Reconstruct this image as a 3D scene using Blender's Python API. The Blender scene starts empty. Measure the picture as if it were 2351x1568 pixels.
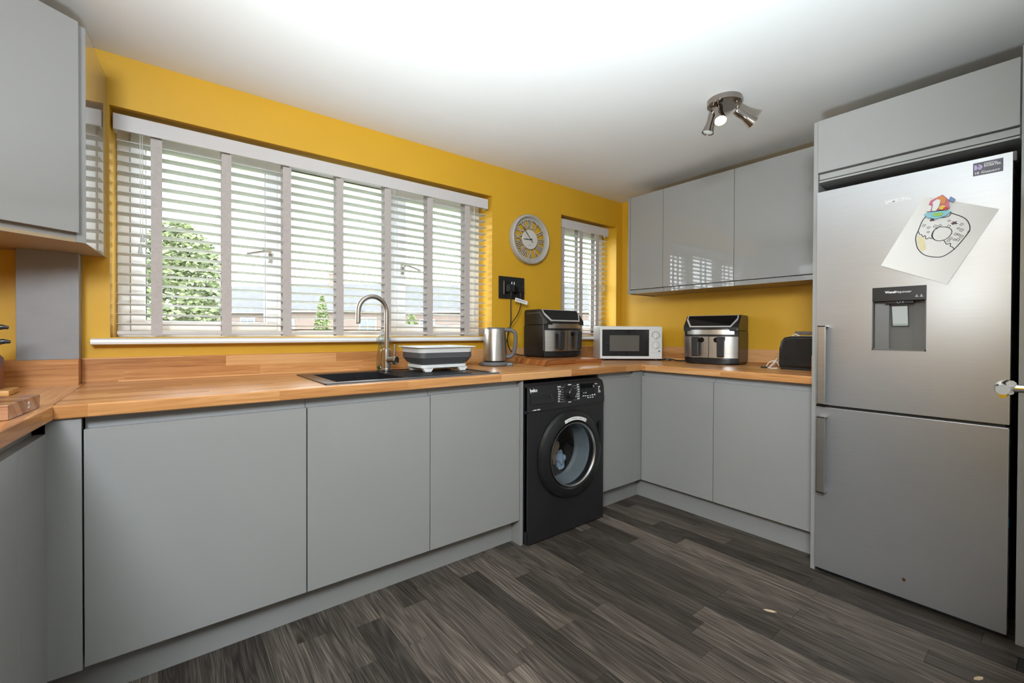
import bpy, bmesh, math, random
from mathutils import Vector, Matrix
random.seed(7)
R = math.radians
SC = bpy.context.scene
COL = SC.collection

# ------------------------------------------------------------------ camera
F_PX, YAW, PITCH, ROLL = 1010.3, 0.6688, -0.0082, 0.0036
cd = bpy.data.cameras.new('camera'); cam = bpy.data.objects.new('camera', cd); COL.objects.link(cam)
cd.sensor_width = 36; cd.lens = F_PX / 2351 * 36
cd.shift_x = -1.02 / 2351; cd.shift_y = -12.58 / 2351
cd.clip_start = .02; cd.clip_end = 300
_f = Vector((math.sin(YAW) * math.cos(PITCH), math.cos(YAW) * math.cos(PITCH), math.sin(PITCH)))
_r = Vector((math.cos(YAW), -math.sin(YAW), 0)); _u = _r.cross(_f)
_r2 = _r * math.cos(ROLL) + _u * math.sin(ROLL); _u2 = -_r * math.sin(ROLL) + _u * math.cos(ROLL)
cam.matrix_world = Matrix(((_r2.x, _u2.x, -_f.x, .6245), (_r2.y, _u2.y, -_f.y, -2.4701), (_r2.z, _u2.z, -_f.z, 1.1237), (0, 0, 0, 1)))
SC.camera = cam

# ------------------------------------------------------------------ world, light, exposure
SC.view_settings.view_transform = 'Standard'; SC.view_settings.look = 'None'
SC.view_settings.gamma = 1; SC.view_settings.use_curve_mapping = False
SC.view_settings.exposure = 0.75
w = bpy.data.worlds.new('overcast_sky'); SC.world = w; w.use_nodes = True
bgn = w.node_tree.nodes['Background']
bgn.inputs[0].default_value = (.88, .95, 1, 1); bgn.inputs[1].default_value = 8.5

def lamp(name, kind, loc, energy, color=(1, 1, 1), target=None, **kw):
    l = bpy.data.lights.new(name, kind); l.energy = energy; l.color = color
    for k, v in kw.items(): setattr(l, k, v)
    o = bpy.data.objects.new(name, l); COL.objects.link(o); o.location = loc
    if target is not None:
        o.rotation_euler = (Vector(target) - Vector(loc)).to_track_quat('-Z', 'Y').to_euler()
    return o
# the photographer's bounced flash, held beside the camera and aimed at the ceiling
lamp('bounce_flash', 'SPOT', (.78, -2.12, .80), 200, (.82, .93, 1.0), (1.18, -1.84, 2.27), shadow_soft_size=.09, spot_size=R(112), spot_blend=1.0); lamp('fill_flash', 'SPOT', (.42, -1.95, 1.42), 9, (.82, .93, 1.0), (1.45, -1.6, 1.62), shadow_soft_size=.05, spot_size=R(120), spot_blend=1.0)
# added fill light, unseen behind the camera, to brighten the right-hand doors
lamp('rear_fill_light', 'AREA', (-.02, -2.8, 2.15), 66, (.84, .93, 1.0), (2.9, -1.3, .7), shape='DISK', size=.8)

# ------------------------------------------------------------------ helpers
def link(o, parent=None):
    COL.objects.link(o)
    if parent: o.parent = parent
    return o
def tag(o, label, cat, group=None):
    o['label'] = label; o['category'] = cat
    if group: o['group'] = group
    return o
def thing(name, label, cat, loc=(0, 0, 0), rz=0, group=None):
    o = bpy.data.objects.new(name, None); o.empty_display_size = .05
    link(o); o.location = loc; o.rotation_euler = (0, 0, rz)
    return tag(o, label, cat, group)
def finish(bm, name, mat, parent=None, smooth=35, loc=None):
    bmesh.ops.recalc_face_normals(bm, faces=bm.faces)
    me = bpy.data.meshes.new(name); bm.to_mesh(me); bm.free()
    if isinstance(mat, (list, tuple)):
        for m in mat: me.materials.append(m)
    else: me.materials.append(mat)
    if smooth:
        me.polygons.foreach_set('use_smooth', [True] * len(me.polygons))
        me.set_sharp_from_angle(angle=R(smooth))
    o = bpy.data.objects.new(name, me); link(o, parent)
    if smooth and len(me.polygons) < 4000:
        wn = o.modifiers.new('weighted_normal', 'WEIGHTED_NORMAL'); wn.keep_sharp = True; wn.weight = 80
    if loc: o.location = loc
    return o
def part(name, mat, parent, fn, smooth=35):
    bm = bmesh.new(); fn(bm); return finish(bm, name, mat, parent, smooth)
def solo(name, label, cat, mat, fn, loc=(0, 0, 0), rz=0, group=None, smooth=35):
    bm = bmesh.new(); fn(bm); o = finish(bm, name, mat, None, smooth); o.location = loc; o.rotation_euler = (0, 0, rz)
    return tag(o, label, cat, group)
def struct(name, mat, fn, smooth=35, label=None):
    bm = bmesh.new(); fn(bm); o = finish(bm, name, mat, None, smooth); o['kind'] = 'structure'
    if label: o['label'] = label
    return o
def box(bm, x0, x1, y0, y1, z0, z1, bev=0, seg=2, M=None):
    vs = [bm.verts.new((x, y, z)) for x in (x0, x1) for y in (y0, y1) for z in (z0, z1)]
    fs = [bm.faces.new([vs[i] for i in q]) for q in ((0, 1, 3, 2), (4, 6, 7, 5), (0, 4, 5, 1), (2, 3, 7, 6), (0, 2, 6, 4), (1, 5, 7, 3))]
    out = vs
    if bev:
        es = list({e for f in fs for e in f.edges})
        r = bmesh.ops.bevel(bm, geom=es, offset=bev, segments=seg, affect='EDGES', profile=.5)
        out = list({v for f in r['faces'] for v in f.verts} | {v for v in vs if v.is_valid})
    if M is not None: bmesh.ops.transform(bm, matrix=M, verts=out)
    return out
def prism(bm, poly, a0, a1, axis='z', bev=0, seg=2, M=None):
    def P(p, a): return {'z': (p[0], p[1], a), 'y': (p[0], a, p[1]), 'x': (a, p[0], p[1])}[axis]
    A = [bm.verts.new(P(p, a0)) for p in poly]; B = [bm.verts.new(P(p, a1)) for p in poly]; n = len(poly)
    fs = [bm.faces.new(A), bm.faces.new(B)] + [bm.faces.new((A[i], A[(i + 1) % n], B[(i + 1) % n], B[i])) for i in range(n)]
    out = A + B
    if bev:
        es = [e for f in fs[:2] for e in f.edges]
        r = bmesh.ops.bevel(bm, geom=es, offset=bev, segments=seg, affect='EDGES', profile=.5)
        out = list({v for f in r['faces'] for v in f.verts} | {v for v in out if v.is_valid})
    if M is not None: bmesh.ops.transform(bm, matrix=M, verts=out)
    return out
def frame_of(d):
    d = Vector(d).normalized(); a = Vector((0, 0, 1)) if abs(d.z) < .9 else Vector((1, 0, 0))
    u = d.cross(a).normalized(); return u, d.cross(u).normalized()
def cyl(bm, p0, p1, r0, r1=None, n=24, caps=True):
    r1 = r0 if r1 is None else r1
    p0, p1 = Vector(p0), Vector(p1); u, v = frame_of(p1 - p0)
    A, B = [], []
    for i in range(n):
        a = 2 * math.pi * i / n; d = u * math.cos(a) + v * math.sin(a)
        A.append(bm.verts.new(p0 + d * r0)); B.append(bm.verts.new(p1 + d * r1))
    for i in range(n): bm.faces.new((A[i], A[(i + 1) % n], B[(i + 1) % n], B[i]))
    if caps: bm.faces.new(A); bm.faces.new(B)
    return A + B
def tube(bm, pts, r, n=8, closed=False, flat=None):
    pts = [Vector(p) for p in pts]; m = len(pts); rings = []
    u = None
    for i, p in enumerate(pts):
        a = pts[(i - 1) % m] if (closed or i) else p; b = pts[(i + 1) % m] if (closed or i < m - 1) else p
        t = (b - a).normalized()
        if u is None: u, v = frame_of(t)
        else:
            u = (u - t * u.dot(t)).normalized(); v = t.cross(u).normalized()
        rr = r[i] if isinstance(r, (list, tuple)) else r
        ring = []
        for k in range(n):
            an = 2 * math.pi * k / n; off = u * math.cos(an) * rr + v * math.sin(an) * rr
            if flat: off = Vector((off.x * flat[0], off.y * flat[1], off.z * flat[2]))
            ring.append(bm.verts.new(p + off))
        rings.append(ring)
    for i in range(m if closed else m - 1):
        A, B = rings[i], rings[(i + 1) % m]
        for k in range(n): bm.faces.new((A[k], A[(k + 1) % n], B[(k + 1) % n], B[k]))
    if not closed: bm.faces.new(rings[0]); bm.faces.new(rings[-1])
def lathe(bm, prof, n=32, M=None, caps=True):
    rings = []
    for r, z in prof:
        rings.append([bm.verts.new((r * math.cos(2 * math.pi * i / n), r * math.sin(2 * math.pi * i / n), z)) for i in range(n)])
    for A, B in zip(rings, rings[1:]):
        for i in range(n): bm.faces.new((A[i], A[(i + 1) % n], B[(i + 1) % n], B[i]))
    if caps:
        bm.faces.new(rings[0]); bm.faces.new(rings[-1])
    if M is not None: bmesh.ops.transform(bm, matrix=M, verts=[v for r_ in rings for v in r_])
def aim(loc, d):   # matrix taking +z to direction d at loc
    return Matrix.Translation(Vector(loc)) @ Vector(d).to_track_quat('Z', 'Y').to_matrix().to_4x4()
def spline(pts, k=6):
    P = [Vector(p) for p in pts]; out = []
    for i in range(len(P) - 1):
        a, b, c, d = P[max(i - 1, 0)], P[i], P[i + 1], P[min(i + 2, len(P) - 1)]
        for j in range(k):
            t = j / k
            out.append(.5 * ((2 * b) + (c - a) * t + (2 * a - 5 * b + 4 * c - d) * t * t + (3 * b - a - 3 * c + d) * t ** 3))
    return out + [P[-1]]
def text(name, s, size, mat, parent, loc, rot, sx=1, align='CENTER', bold=0):
    c = bpy.data.curves.new(name, 'FONT'); c.body = s; c.size = size; c.align_x = align; c.align_y = 'CENTER'; c.extrude = .0003; c.offset = bold; c.resolution_u = 2
    t = bpy.data.objects.new(name, c); me = bpy.data.meshes.new_from_object(t); bpy.data.objects.remove(t)
    me.materials.clear(); me.materials.append(mat)
    o = bpy.data.objects.new(name, me); link(o, parent); o.location = loc; o.rotation_euler = rot; o.scale = (sx, 1, 1)
    return o
def rrect(x0, x1, y0, y1, r, k=4):
    out = []
    for cx, cy, a0 in ((x1 - r, y1 - r, 0), (x0 + r, y1 - r, 90), (x0 + r, y0 + r, 180), (x1 - r, y0 + r, 270)):
        for i in range(k + 1):
            a = R(a0 + 90 * i / k); out.append((cx + r * math.cos(a), cy + r * math.sin(a)))
    return out

# ------------------------------------------------------------------ materials
def newmat(name):
    m = bpy.data.materials.new(name); m.use_nodes = True
    nt = m.node_tree; return m, nt, nt.nodes['Principled BSDF']
def nd(nt, t, **kw):
    n = nt.nodes.new('ShaderNode' + t)
    for k, v in kw.items(): setattr(n, k, v)
    return n
def ramp(nt, fac, stops):
    n = nd(nt, 'ValToRGB'); e = n.color_ramp.elements
    e[0].position, e[0].color = stops[0][0], (*stops[0][1], 1); e[1].position, e[1].color = stops[-1][0], (*stops[-1][1], 1)
    for p, c in stops[1:-1]:
        q = e.new(p); q.color = (*c, 1)
    nt.links.new(fac, n.inputs[0]); return n.outputs[0]
def math_n(nt, op, a, b=None, c=None):
    n = nd(nt, 'Math', operation=op)
    for i, x in enumerate((a, b, c)):
        if x is None: continue
        if hasattr(x, 'links'): nt.links.new(x, n.inputs[i])
        else: n.inputs[i].default_value = x
    return n.outputs[0]
def mat(name, col, rough=.5, metal=0, spec=.5, var=.05, vscale=6, bump=0, bscale=80, stretch=None, coat=0, rvar=0):
    m, nt, b = newmat(name)
    tc = nd(nt, 'TexCoord'); src = tc.outputs['Object']
    if stretch:
        mp = nd(nt, 'Mapping'); mp.inputs['Scale'].default_value = stretch; nt.links.new(src, mp.inputs[0]); src = mp.outputs[0]
    n = nd(nt, 'TexNoise'); n.inputs['Scale'].default_value = vscale; n.inputs['Detail'].default_value = 4; nt.links.new(src, n.inputs[0])
    nt.links.new(ramp(nt, n.outputs[0], [(.3, tuple(c * (1 - var) for c in col)), (.7, tuple(min(1, c * (1 + var)) for c in col))]), b.inputs['Base Color'])
    b.inputs['Roughness'].default_value = rough; b.inputs['Metallic'].default_value = metal
    b.inputs['Specular IOR Level'].default_value = spec; b.inputs['Coat Weight'].default_value = coat
    if rvar:
        nt.links.new(math_n(nt, 'MULTIPLY_ADD', n.outputs[0], rvar, rough - rvar * .5), b.inputs['Roughness'])
    if bump:
        n2 = nd(nt, 'TexNoise'); n2.inputs['Scale'].default_value = bscale; nt.links.new(src, n2.inputs[0])
        bp = nd(nt, 'Bump'); bp.inputs['Strength'].default_value = bump; bp.inputs['Distance'].default_value = .002
        nt.links.new(n2.outputs[0], bp.inputs['Height']); nt.links.new(bp.outputs[0], b.inputs['Normal'])
    return m
def emis(name, col, s):
    m, nt, b = newmat(name); b.inputs['Base Color'].default_value = (*col, 1)
    b.inputs['Emission Color'].default_value = (*col, 1); b.inputs['Emission Strength'].default_value = s; return m
def glassy(name, tint=(1, 1, 1), gloss=.07, rough=.02):
    m, nt, b = newmat(name); nt.nodes.remove(b)
    t = nd(nt, 'BsdfTransparent'); t.inputs[0].default_value = (*tint, 1)
    g = nd(nt, 'BsdfGlossy'); g.inputs['Roughness'].default_value = rough
    lw = nd(nt, 'LayerWeight'); lw.inputs[0].default_value = .5
    mx = nd(nt, 'MixShader'); nt.links.new(math_n(nt, 'MULTIPLY_ADD', math_n(nt, 'POWER', lw.outputs['Facing'], 5), .9, gloss), mx.inputs[0])
    nt.links.new(t.outputs[0], mx.inputs[1]); nt.links.new(g.outputs[0], mx.inputs[2])
    nt.links.new(mx.outputs[0], nt.nodes['Material Output'].inputs[0]); return m
def wood(name, along, cols, stave=.045, length=.5, rough=.35, gs=1.0, across=None):
    """glued staves; along = object axis the staves run along"""
    m, nt, b = newmat(name); tc = nd(nt, 'TexCoord'); s = nd(nt, 'SeparateXYZ'); nt.links.new(tc.outputs['Object'], s.inputs[0])
    ax = 'XYZ'; al = s.outputs[ax.index(along)]; oth = [s.outputs[i] for i in range(3) if ax[i] != along]
    v = math_n(nt, 'ADD', oth[0], oth[1])
    row = math_n(nt, 'FLOOR', math_n(nt, 'DIVIDE', v, stave))
    wn = nd(nt, 'TexWhiteNoise', noise_dimensions='1D'); nt.links.new(row, wn.inputs['W'])
    col = math_n(nt, 'FLOOR', math_n(nt, 'ADD', math_n(nt, 'DIVIDE', al, length), math_n(nt, 'MULTIPLY', wn.outputs[0], 7.3)))
    cv = nd(nt, 'CombineXYZ'); nt.links.new(row, cv.inputs[0]); nt.links.new(col, cv.inputs[1])
    w2 = nd(nt, 'TexWhiteNoise', noise_dimensions='2D'); nt.links.new(cv.outputs[0], w2.inputs['Vector'])
    gv = nd(nt, 'CombineXYZ'); nt.links.new(math_n(nt, 'MULTIPLY', al, 5 * gs), gv.inputs[0])
    nt.links.new(math_n(nt, 'MULTIPLY', v, 95 * gs), gv.inputs[1]); nt.links.new(math_n(nt, 'MULTIPLY', w2.outputs[0], 40), gv.inputs[2])
    g = nd(nt, 'TexNoise'); g.inputs['Scale'].default_value = 1; g.inputs['Detail'].default_value = 5; g.inputs['Distortion'].default_value = .8; nt.links.new(gv.outputs[0], g.inputs[0])
    f = math_n(nt, 'ADD', math_n(nt, 'MULTIPLY', w2.outputs[0], .66), math_n(nt, 'MULTIPLY_ADD', g.outputs[0], .95, -.18))
    n = len(cols); nt.links.new(ramp(nt, f, [(.12 + .76 * i / (n - 1), c) for i, c in enumerate(cols)]), b.inputs['Base Color'])
    b.inputs['Roughness'].default_value = rough
    return m
OAK = [(.27, .095, .024), (.42, .175, .052), (.53, .245, .082), (.64, .34, .14)]
M = {}
M['yellow'] = mat('yellow_wall_paint', (.62, .338, .014), .55, var=.03, vscale=3, bump=.08, bscale=120)
M['ceil'] = mat('white_ceiling_paint', (.80, .80, .79), .8, var=.012, vscale=2, bump=.06, bscale=60)
M['white_wall'] = mat('white_wall_paint', (.75, .74, .72), .7, var=.02)
M['grey'] = mat('grey_gloss_lacquer', (.290, .286, .277), .03, var=.015, vscale=1.5)
M['carcass'] = mat('grey_carcass_board', (.33, .335, .34), .4, var=.02)
M['under'] = mat('beige_cabinet_underside', (.36, .27, .17), .5, var=.04)
M['greyboard'] = mat('grey_boxing_board', (.24, .235, .24), .5, var=.04, vscale=20)
M['oak_x'] = wood('oak_worktop_x', 'X', OAK); M['oak_y'] = wood('oak_worktop_y', 'Y', OAK)
M['board'] = wood('acacia_board_x', 'X', [(.13, .035, .008), (.33, .11, .03), (.52, .21, .06)], .035, .3, .3)
M['stripe'] = wood('striped_board', 'X', [(.06, .02, .012), (.20, .07, .03), (.38, .19, .10)], .03, 3, .25)
M['pale'] = wood('pale_board', 'X', [(.45, .20, .05), (.6, .32, .1)], .06, 1, .4)
M['block'] = mat('dark_red_wood', (.16, .03, .012), .35, var=.3, stretch=(3, 3, 40))
M['pvc'] = mat('white_upvc', (.86, .87, .88), .3, var=.01)
M['sill'] = mat('white_sill_paint', (.80, .80, .80), .35, var=.015)
M['slat'] = mat('pale_grey_slat', (.50, .495, .48), .45, var=.02)
M['valance'] = mat('grey_valance', (.56, .53, .52), .45, var=.02)
M['tape'] = mat('taupe_cotton_tape', (.46, .41, .39), .85, var=.06, vscale=90, bump=.2, bscale=400)
M['cord'] = mat('cream_cord', (.6, .56, .52), .8)
M['glass'] = glassy('window_glass', (.985, .995, .99), .02)
M['steel'] = mat('brushed_steel', (.56, .55, .53), .30, 1, var=.05, vscale=3, stretch=(1, 1, 60), bump=.03, bscale=30)
M['fridge'] = mat('brushed_fridge_steel', (.43, .435, .445), .30, .72, var=.03, vscale=5, stretch=(1, 1.5, 60), rvar=.05)
M['nickel'] = mat('brushed_nickel', (.50, .465, .43), .28, 1, var=.05)
M['dnickel'] = mat('dark_polished_nickel', (.36, .32, .29), .12, 1, var=.03)
M['chrome'] = mat('chrome', (.78, .78, .78), .06, 1, var=.01)
M['black'] = mat('black_plastic', (.012, .012, .013), .3, var=.2, vscale=30)
M['washer'] = mat('black_washer_enamel', (.016, .0155, .017), .38, var=.1)
M['gloss_black'] = mat('gloss_black', (.006, .006, .007), .05, var=.05)
M['granite'] = mat('black_composite_sink', (.014, .014, .016), .3, var=.5, vscale=160, bump=.1, bscale=300)
M['dark'] = mat('dark_gap', (.01, .01, .01), .7)
M['white'] = mat('white_plastic', (.74, .74, .73), .3, var=.015)
M['greyrub'] = mat('grey_silicone', (.075, .075, .078), .5, var=.05)
M['handle'] = mat('charcoal_plastic', (.028, .028, .03), .35, var=.1)
M['trim'] = mat('bright_trim', (.8, .79, .76), .25, .6, var=.02)
M['greypl'] = mat('grey_plastic', (.13, .13, .135), .4, var=.05)
M['clock'] = mat('pale_grey_clock', (.42, .40, .36), .4, var=.03)
M['face'] = mat('clock_face_paper', (.55, .52, .47), .6, var=.02)
M['paper'] = mat('white_paper', (.76, .75, .73), .8, var=.01)
M['ink'] = mat('black_ink', (.03, .025, .03), .7)
M['inkp'] = mat('purple_ink', (.10, .05, .075), .7)
M['inky'] = mat('pale_yellow_pencil', (.74, .66, .42), .8, var=.04, vscale=60)
M['wtext'] = mat('white_print', (.82, .82, .82), .5)
M['sticker'] = mat('purple_grey_sticker', (.10, .095, .14), .35, var=.1)
M['lilac'] = mat('lilac_print', (.55, .45, .75), .4)
M['rust'] = mat('rust', (.08, .03, .012), .8, var=.4, vscale=200)
M['blue'] = mat('blue_tape', (.02, .25, .50), .4)
M['disp'] = mat('dispenser_grey', (.12, .115, .105), .35, var=.05)
M['clear'] = glassy('clear_plastic', (.93, .95, .94), .12, .05)
M['tub_clear'] = glassy('bottle_clear', (.80, .84, .82), .14, .08)
M['wglass'] = glassy('washer_glass', (.80, .86, .88), .10, .03)
M['green'] = glassy('green_liquid', (.15, .55, .12), .1, .05)
M['red'] = mat('red_print', (.5, .03, .03), .5); M['yel'] = mat('yellow_print', (.75, .5, .05), .5)
M['drum'] = mat('drum_steel', (.30, .30, .30), .3, 1, var=.1)
M['rubber'] = mat('grey_door_seal', (.20, .21, .22), .5, var=.1)
M['tan'] = mat('tan_cloth', (.42, .26, .15), .9, var=.15, vscale=40, bump=.4)
M['bluec'] = mat('pale_blue_cloth', (.38, .45, .55), .9, var=.15, vscale=60, bump=.4)
M['mwin'] = mat('microwave_window', (.11, .10, .085), .25, var=.06)
M['toast'] = mat('toaster_black', (.010, .010, .010), .25, var=.3, vscale=25)
M['bulb'] = emis('warm_bulb', (1, .72, .38), 9)
M['door'] = mat('white_door_paint', (.7, .7, .69), .4)
M['flake'] = mat('pale_dry_leaf', (.55, .42, .28), .8, var=.15, vscale=60)

# floor planks: grain along local y, tone from the object's own random number
def plank_mat():
    m, nt, b = newmat('grey_oak_vinyl'); tc = nd(nt, 'TexCoord'); oi = nd(nt, 'ObjectInfo')
    s = nd(nt, 'SeparateXYZ'); nt.links.new(tc.outputs['Object'], s.inputs[0])
    rnd = math_n(nt, 'MULTIPLY', oi.outputs['Random'], 57)
    def grain(sx, sy, det, dist):
        cv = nd(nt, 'CombineXYZ'); nt.links.new(math_n(nt, 'MULTIPLY', s.outputs[0], sx), cv.inputs[0]); nt.links.new(math_n(nt, 'MULTIPLY', s.outputs[1], sy), cv.inputs[1]); nt.links.new(rnd, cv.inputs[2])
        g = nd(nt, 'TexNoise'); g.inputs['Scale'].default_value = 1; g.inputs['Detail'].default_value = det; g.inputs['Distortion'].default_value = dist; nt.links.new(cv.outputs[0], g.inputs[0]); return g.outputs[0]
    g0 = grain(15, .9, 2, .5)
    rings = math_n(nt, 'FRACT', math_n(nt, 'MULTIPLY', g0, 13))
    rings = math_n(nt, 'ABSOLUTE', math_n(nt, 'SUBTRACT', rings, .5))
    fine = grain(330, 5, 5, .3)
    f = math_n(nt, 'ADD', math_n(nt, 'MULTIPLY', rings, .30), math_n(nt, 'MULTIPLY', fine, .56))
    f = math_n(nt, 'ADD', f, math_n(nt, 'MULTIPLY', grain(9, 1.2, 2, 0), .22))
    c = ramp(nt, f, [(.25, (.014, .0115, .0095)), (.45, (.064, .0525, .043)), (.70, (.185, .154, .128))])
    hsv = nd(nt, 'HueSaturation'); nt.links.new(c, hsv.inputs['Color'])
    nt.links.new(math_n(nt, 'MULTIPLY_ADD', math_n(nt, 'POWER', oi.outputs['Random'], 1.5), 1.15, .55), hsv.inputs['Value'])
    nt.links.new(hsv.outputs[0], b.inputs['Base Color'])
    b.inputs['Roughness'].default_value = .5; b.inputs['Specular IOR Level'].default_value = .25
    bp = nd(nt, 'Bump'); bp.inputs['Strength'].default_value = .12; bp.inputs['Distance'].default_value = .001
    nt.links.new(f, bp.inputs['Height']); nt.links.new(bp.outputs[0], b.inputs['Normal'])
    return m
M['plank'] = plank_mat()

# ------------------------------------------------------------------ dimensions (metres)
CH = 2.2745; WT = .9126; WB = .8728; DT = .8346; DB = .134
YD = -.684; YP = -.614; YW = -.7074; XR_ = 3.144; XP = 3.201; XW = 3.1146
WX = 3.817; LX = -.27; UT = 1.0139
RA, RB, RT, RS = .4465, 2.395, 2.0605, 1.0965
QA, QB, QT = 3.059, 3.735, 2.0478
RY = -5.2

# ------------------------------------------------------------------ structure
fl = struct('floor', M['dark'], lambda bm: box(bm, LX - .1, WX + .1, RY, .3, -.06, -.004))
PW = .0978
lens = [.62, .78, .94]
pmesh = {}
for L in lens:
    bm = bmesh.new(); g = .0005
    box(bm, g, PW - g, g, L - g, -.004, 0); bmesh.ops.recalc_face_normals(bm, faces=bm.faces)
    me = bpy.data.meshes.new('plank'); bm.to_mesh(me); bm.free(); me.materials.append(M['plank']); pmesh[L] = me
x = .02
row = 0
while x < 3.2:
    y = -2.75 + (row * .37) % .9 - .45
    while y < -.60:
        L = random.choice(lens)
        if y + L > -3.0:
            o = bpy.data.objects.new('plank', pmesh[L]); link(o, fl); o.location = (x, y, -random.random() * .0003)
        y += L
    x += PW; row += 1
struct('ceiling', M['ceil'], lambda bm: box(bm, LX - .1, WX + .1, RY, .3, CH, CH + .1))
def wall_window(bm):
    T = .3
    box(bm, LX - .1, WX + .1, 0, T, 0, RS)
    box(bm, LX - .1, RA, 0, T, RS, CH); box(bm, RA, RB, 0, T, RT, CH); box(bm, RB, QA, 0, T, RS, CH)
    box(bm, QA, QB, 0, T, QT, CH); box(bm, QB, WX + .1, 0, T, RS, CH)
    prism(bm, [(RA, .001), (RA + .012, .17), (RA, .17)], RS, RT)
struct('wall_window', M['yellow'], wall_window, smooth=0)
struct('wall_right', M['yellow'], lambda bm: box(bm, WX, WX + .1, RY, 0, 0, CH), smooth=0)
struct('wall_left', M['yellow'], lambda bm: box(bm, LX - .1, LX, RY, 0, 0, CH), smooth=0)
struct('wall_rear', M['white_wall'], lambda bm: box(bm, LX - .1, WX + .1, RY - .1, RY, 0, CH), smooth=0)
def wall_side(bm):
    box(bm, 1.62, 2.48, -2.56, -2.46, 2.02, CH); box(bm, 2.48, WX, -2.56, -2.46, 0, CH)
struct('wall_partition', M['white_wall'], wall_side, smooth=0)
d1 = struct('door_1', M['door'], lambda bm: box(bm, 1.63, 2.47, -2.475, -2.433, .008, 2.01, .003), label='white painted room door with a chrome lever handle')
def lever(bm):
    cyl(bm, (2.335, -2.433, .985), (2.335, -2.423, .985), .027, n=28)
    cyl(bm, (2.335, -2.423, .985), (2.335, -2.375, .985), .0105, n=16)
    tube(bm, spline([(2.337, -2.376, .992), (2.30, -2.368, .994), (2.24, -2.366, .992), (2.21, -2.372, .990)], 5), [.0135] * 4 + [.0125] * 12, 12)
    tube(bm, spline([(2.337, -2.376, .974), (2.30, -2.370, .974), (2.24, -2.370, .974)], 5), .008, 10)
part('lever_handle', M['chrome'], d1, lever)

# boxed-in pipe casing in the corner
bx = struct('wall_boxing', M['greyboard'], lambda bm: box(bm, .196, .3625, -.075, 0, UT, 1.427, .0015), label='grey boarded pipe casing in the corner')

# ------------------------------------------------------------------ windows
FY0, FY1 = .16, .23
def ring_frame(bm, x0, x1, z0, z1, t, y0, y1, bev=.004):
    box(bm, x0, x0 + t, y0, y1, z0, z1, bev); box(bm, x1 - t, x1, y0, y1, z0, z1, bev)
    box(bm, x0 + t - .002, x1 - t + .002, y0, y1, z0, z0 + t, bev); box(bm, x0 + t - .002, x1 - t + .002, y0, y1, z1 - t, z1, bev)
def window(name, label, x0, x1, z0, z1, lights, mull):
    w_ = thing(name, label, 'window', ((x0 + x1) / 2, .195, z0)); del w_['category']; w_['kind'] = 'structure'
    cx, cz = (x0 + x1) / 2, z0
    def T(bm): bmesh.ops.translate(bm, verts=bm.verts, vec=(-cx, -.195, -cz))
    def fr(bm):
        ring_frame(bm, x0, x1, z0, z1, .045, FY0, FY1)
        for m_ in mull: box(bm, m_ - .022, m_ + .022, FY0, FY1, z0 + .04, z1 - .04, .004)
        T(bm)
    part('window_frame', M['pvc'], w_, fr)
    for (a, b, opening, hx) in lights:
        zz0, zz1 = z0 + .045, z1 - .045
        t = .052 if opening else .014
        s = part('sash' if opening else 'glazing_bead', M['pvc'], w_, lambda bm: (ring_frame(bm, a, b, zz0, zz1, t, FY0 - (.016 if opening else -.01), FY1 - .005), T(bm)))
        part('gasket', M['black'], s, lambda bm: (ring_frame(bm, a + t - .001, b - t + .001, zz0 + t - .001, zz1 - t + .001, .004, FY0 + .004, FY0 + .012, 0), T(bm)))
        part('pane', M['glass'], s, lambda bm: (box(bm, a + t, b - t, .192, .197, zz0 + t, zz1 - t), T(bm)), smooth=0)
        if hx:
            d = -1 if hx > (a + b) / 2 else 1
            def hand(bm):
                box(bm, hx - .012, hx + .012, FY0 - .026, FY0 - .0155, 1.485, 1.56, .004)
                tube(bm, spline([(hx, FY0 - .026, 1.535), (hx, FY0 - .05, 1.535), (hx + d * .03, FY0 - .055, 1.537), (hx + d * .11, FY0 - .052, 1.515)], 4), .0075, 10)
                T(bm)
            part('handle', M['nickel'], s, hand)
    return w_
window('window_1', 'wide white three-light window behind the long blind', RA + .012, RB, 1.075, RT, [(.505, 1.095, True, 1.06), (1.14, 1.73, False, None), (1.775, 2.35, True, 1.80)], [1.118, 1.752])
window('window_2', 'narrow white window behind the small blind', QA, QB, 1.075, QT, [(3.105, 3.69, True, 3.655)], [])
def sill(bm, x0, x1, rx0, rx1):
    box(bm, rx0, rx1, -.002, FY0 + .002, 1.066, 1.0935)
    p = [(-.002, 1.066), (-.04, 1.066), (-.049, 1.070), (-.052, 1.0785), (-.049, 1.0875), (-.04, 1.0925), (-.002, 1.0935)]
    prism(bm, p, x0, x1, 'x')
s1 = struct('trim_1', M['sill'], lambda bm: sill(bm, .3915, 2.445, RA, RB), label='white window board under the long blind')
s2 = struct('trim_2', M['sill'], lambda bm: sill(bm, 3.02, 3.775, QA, QB), label='white window board under the small blind')

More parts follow.
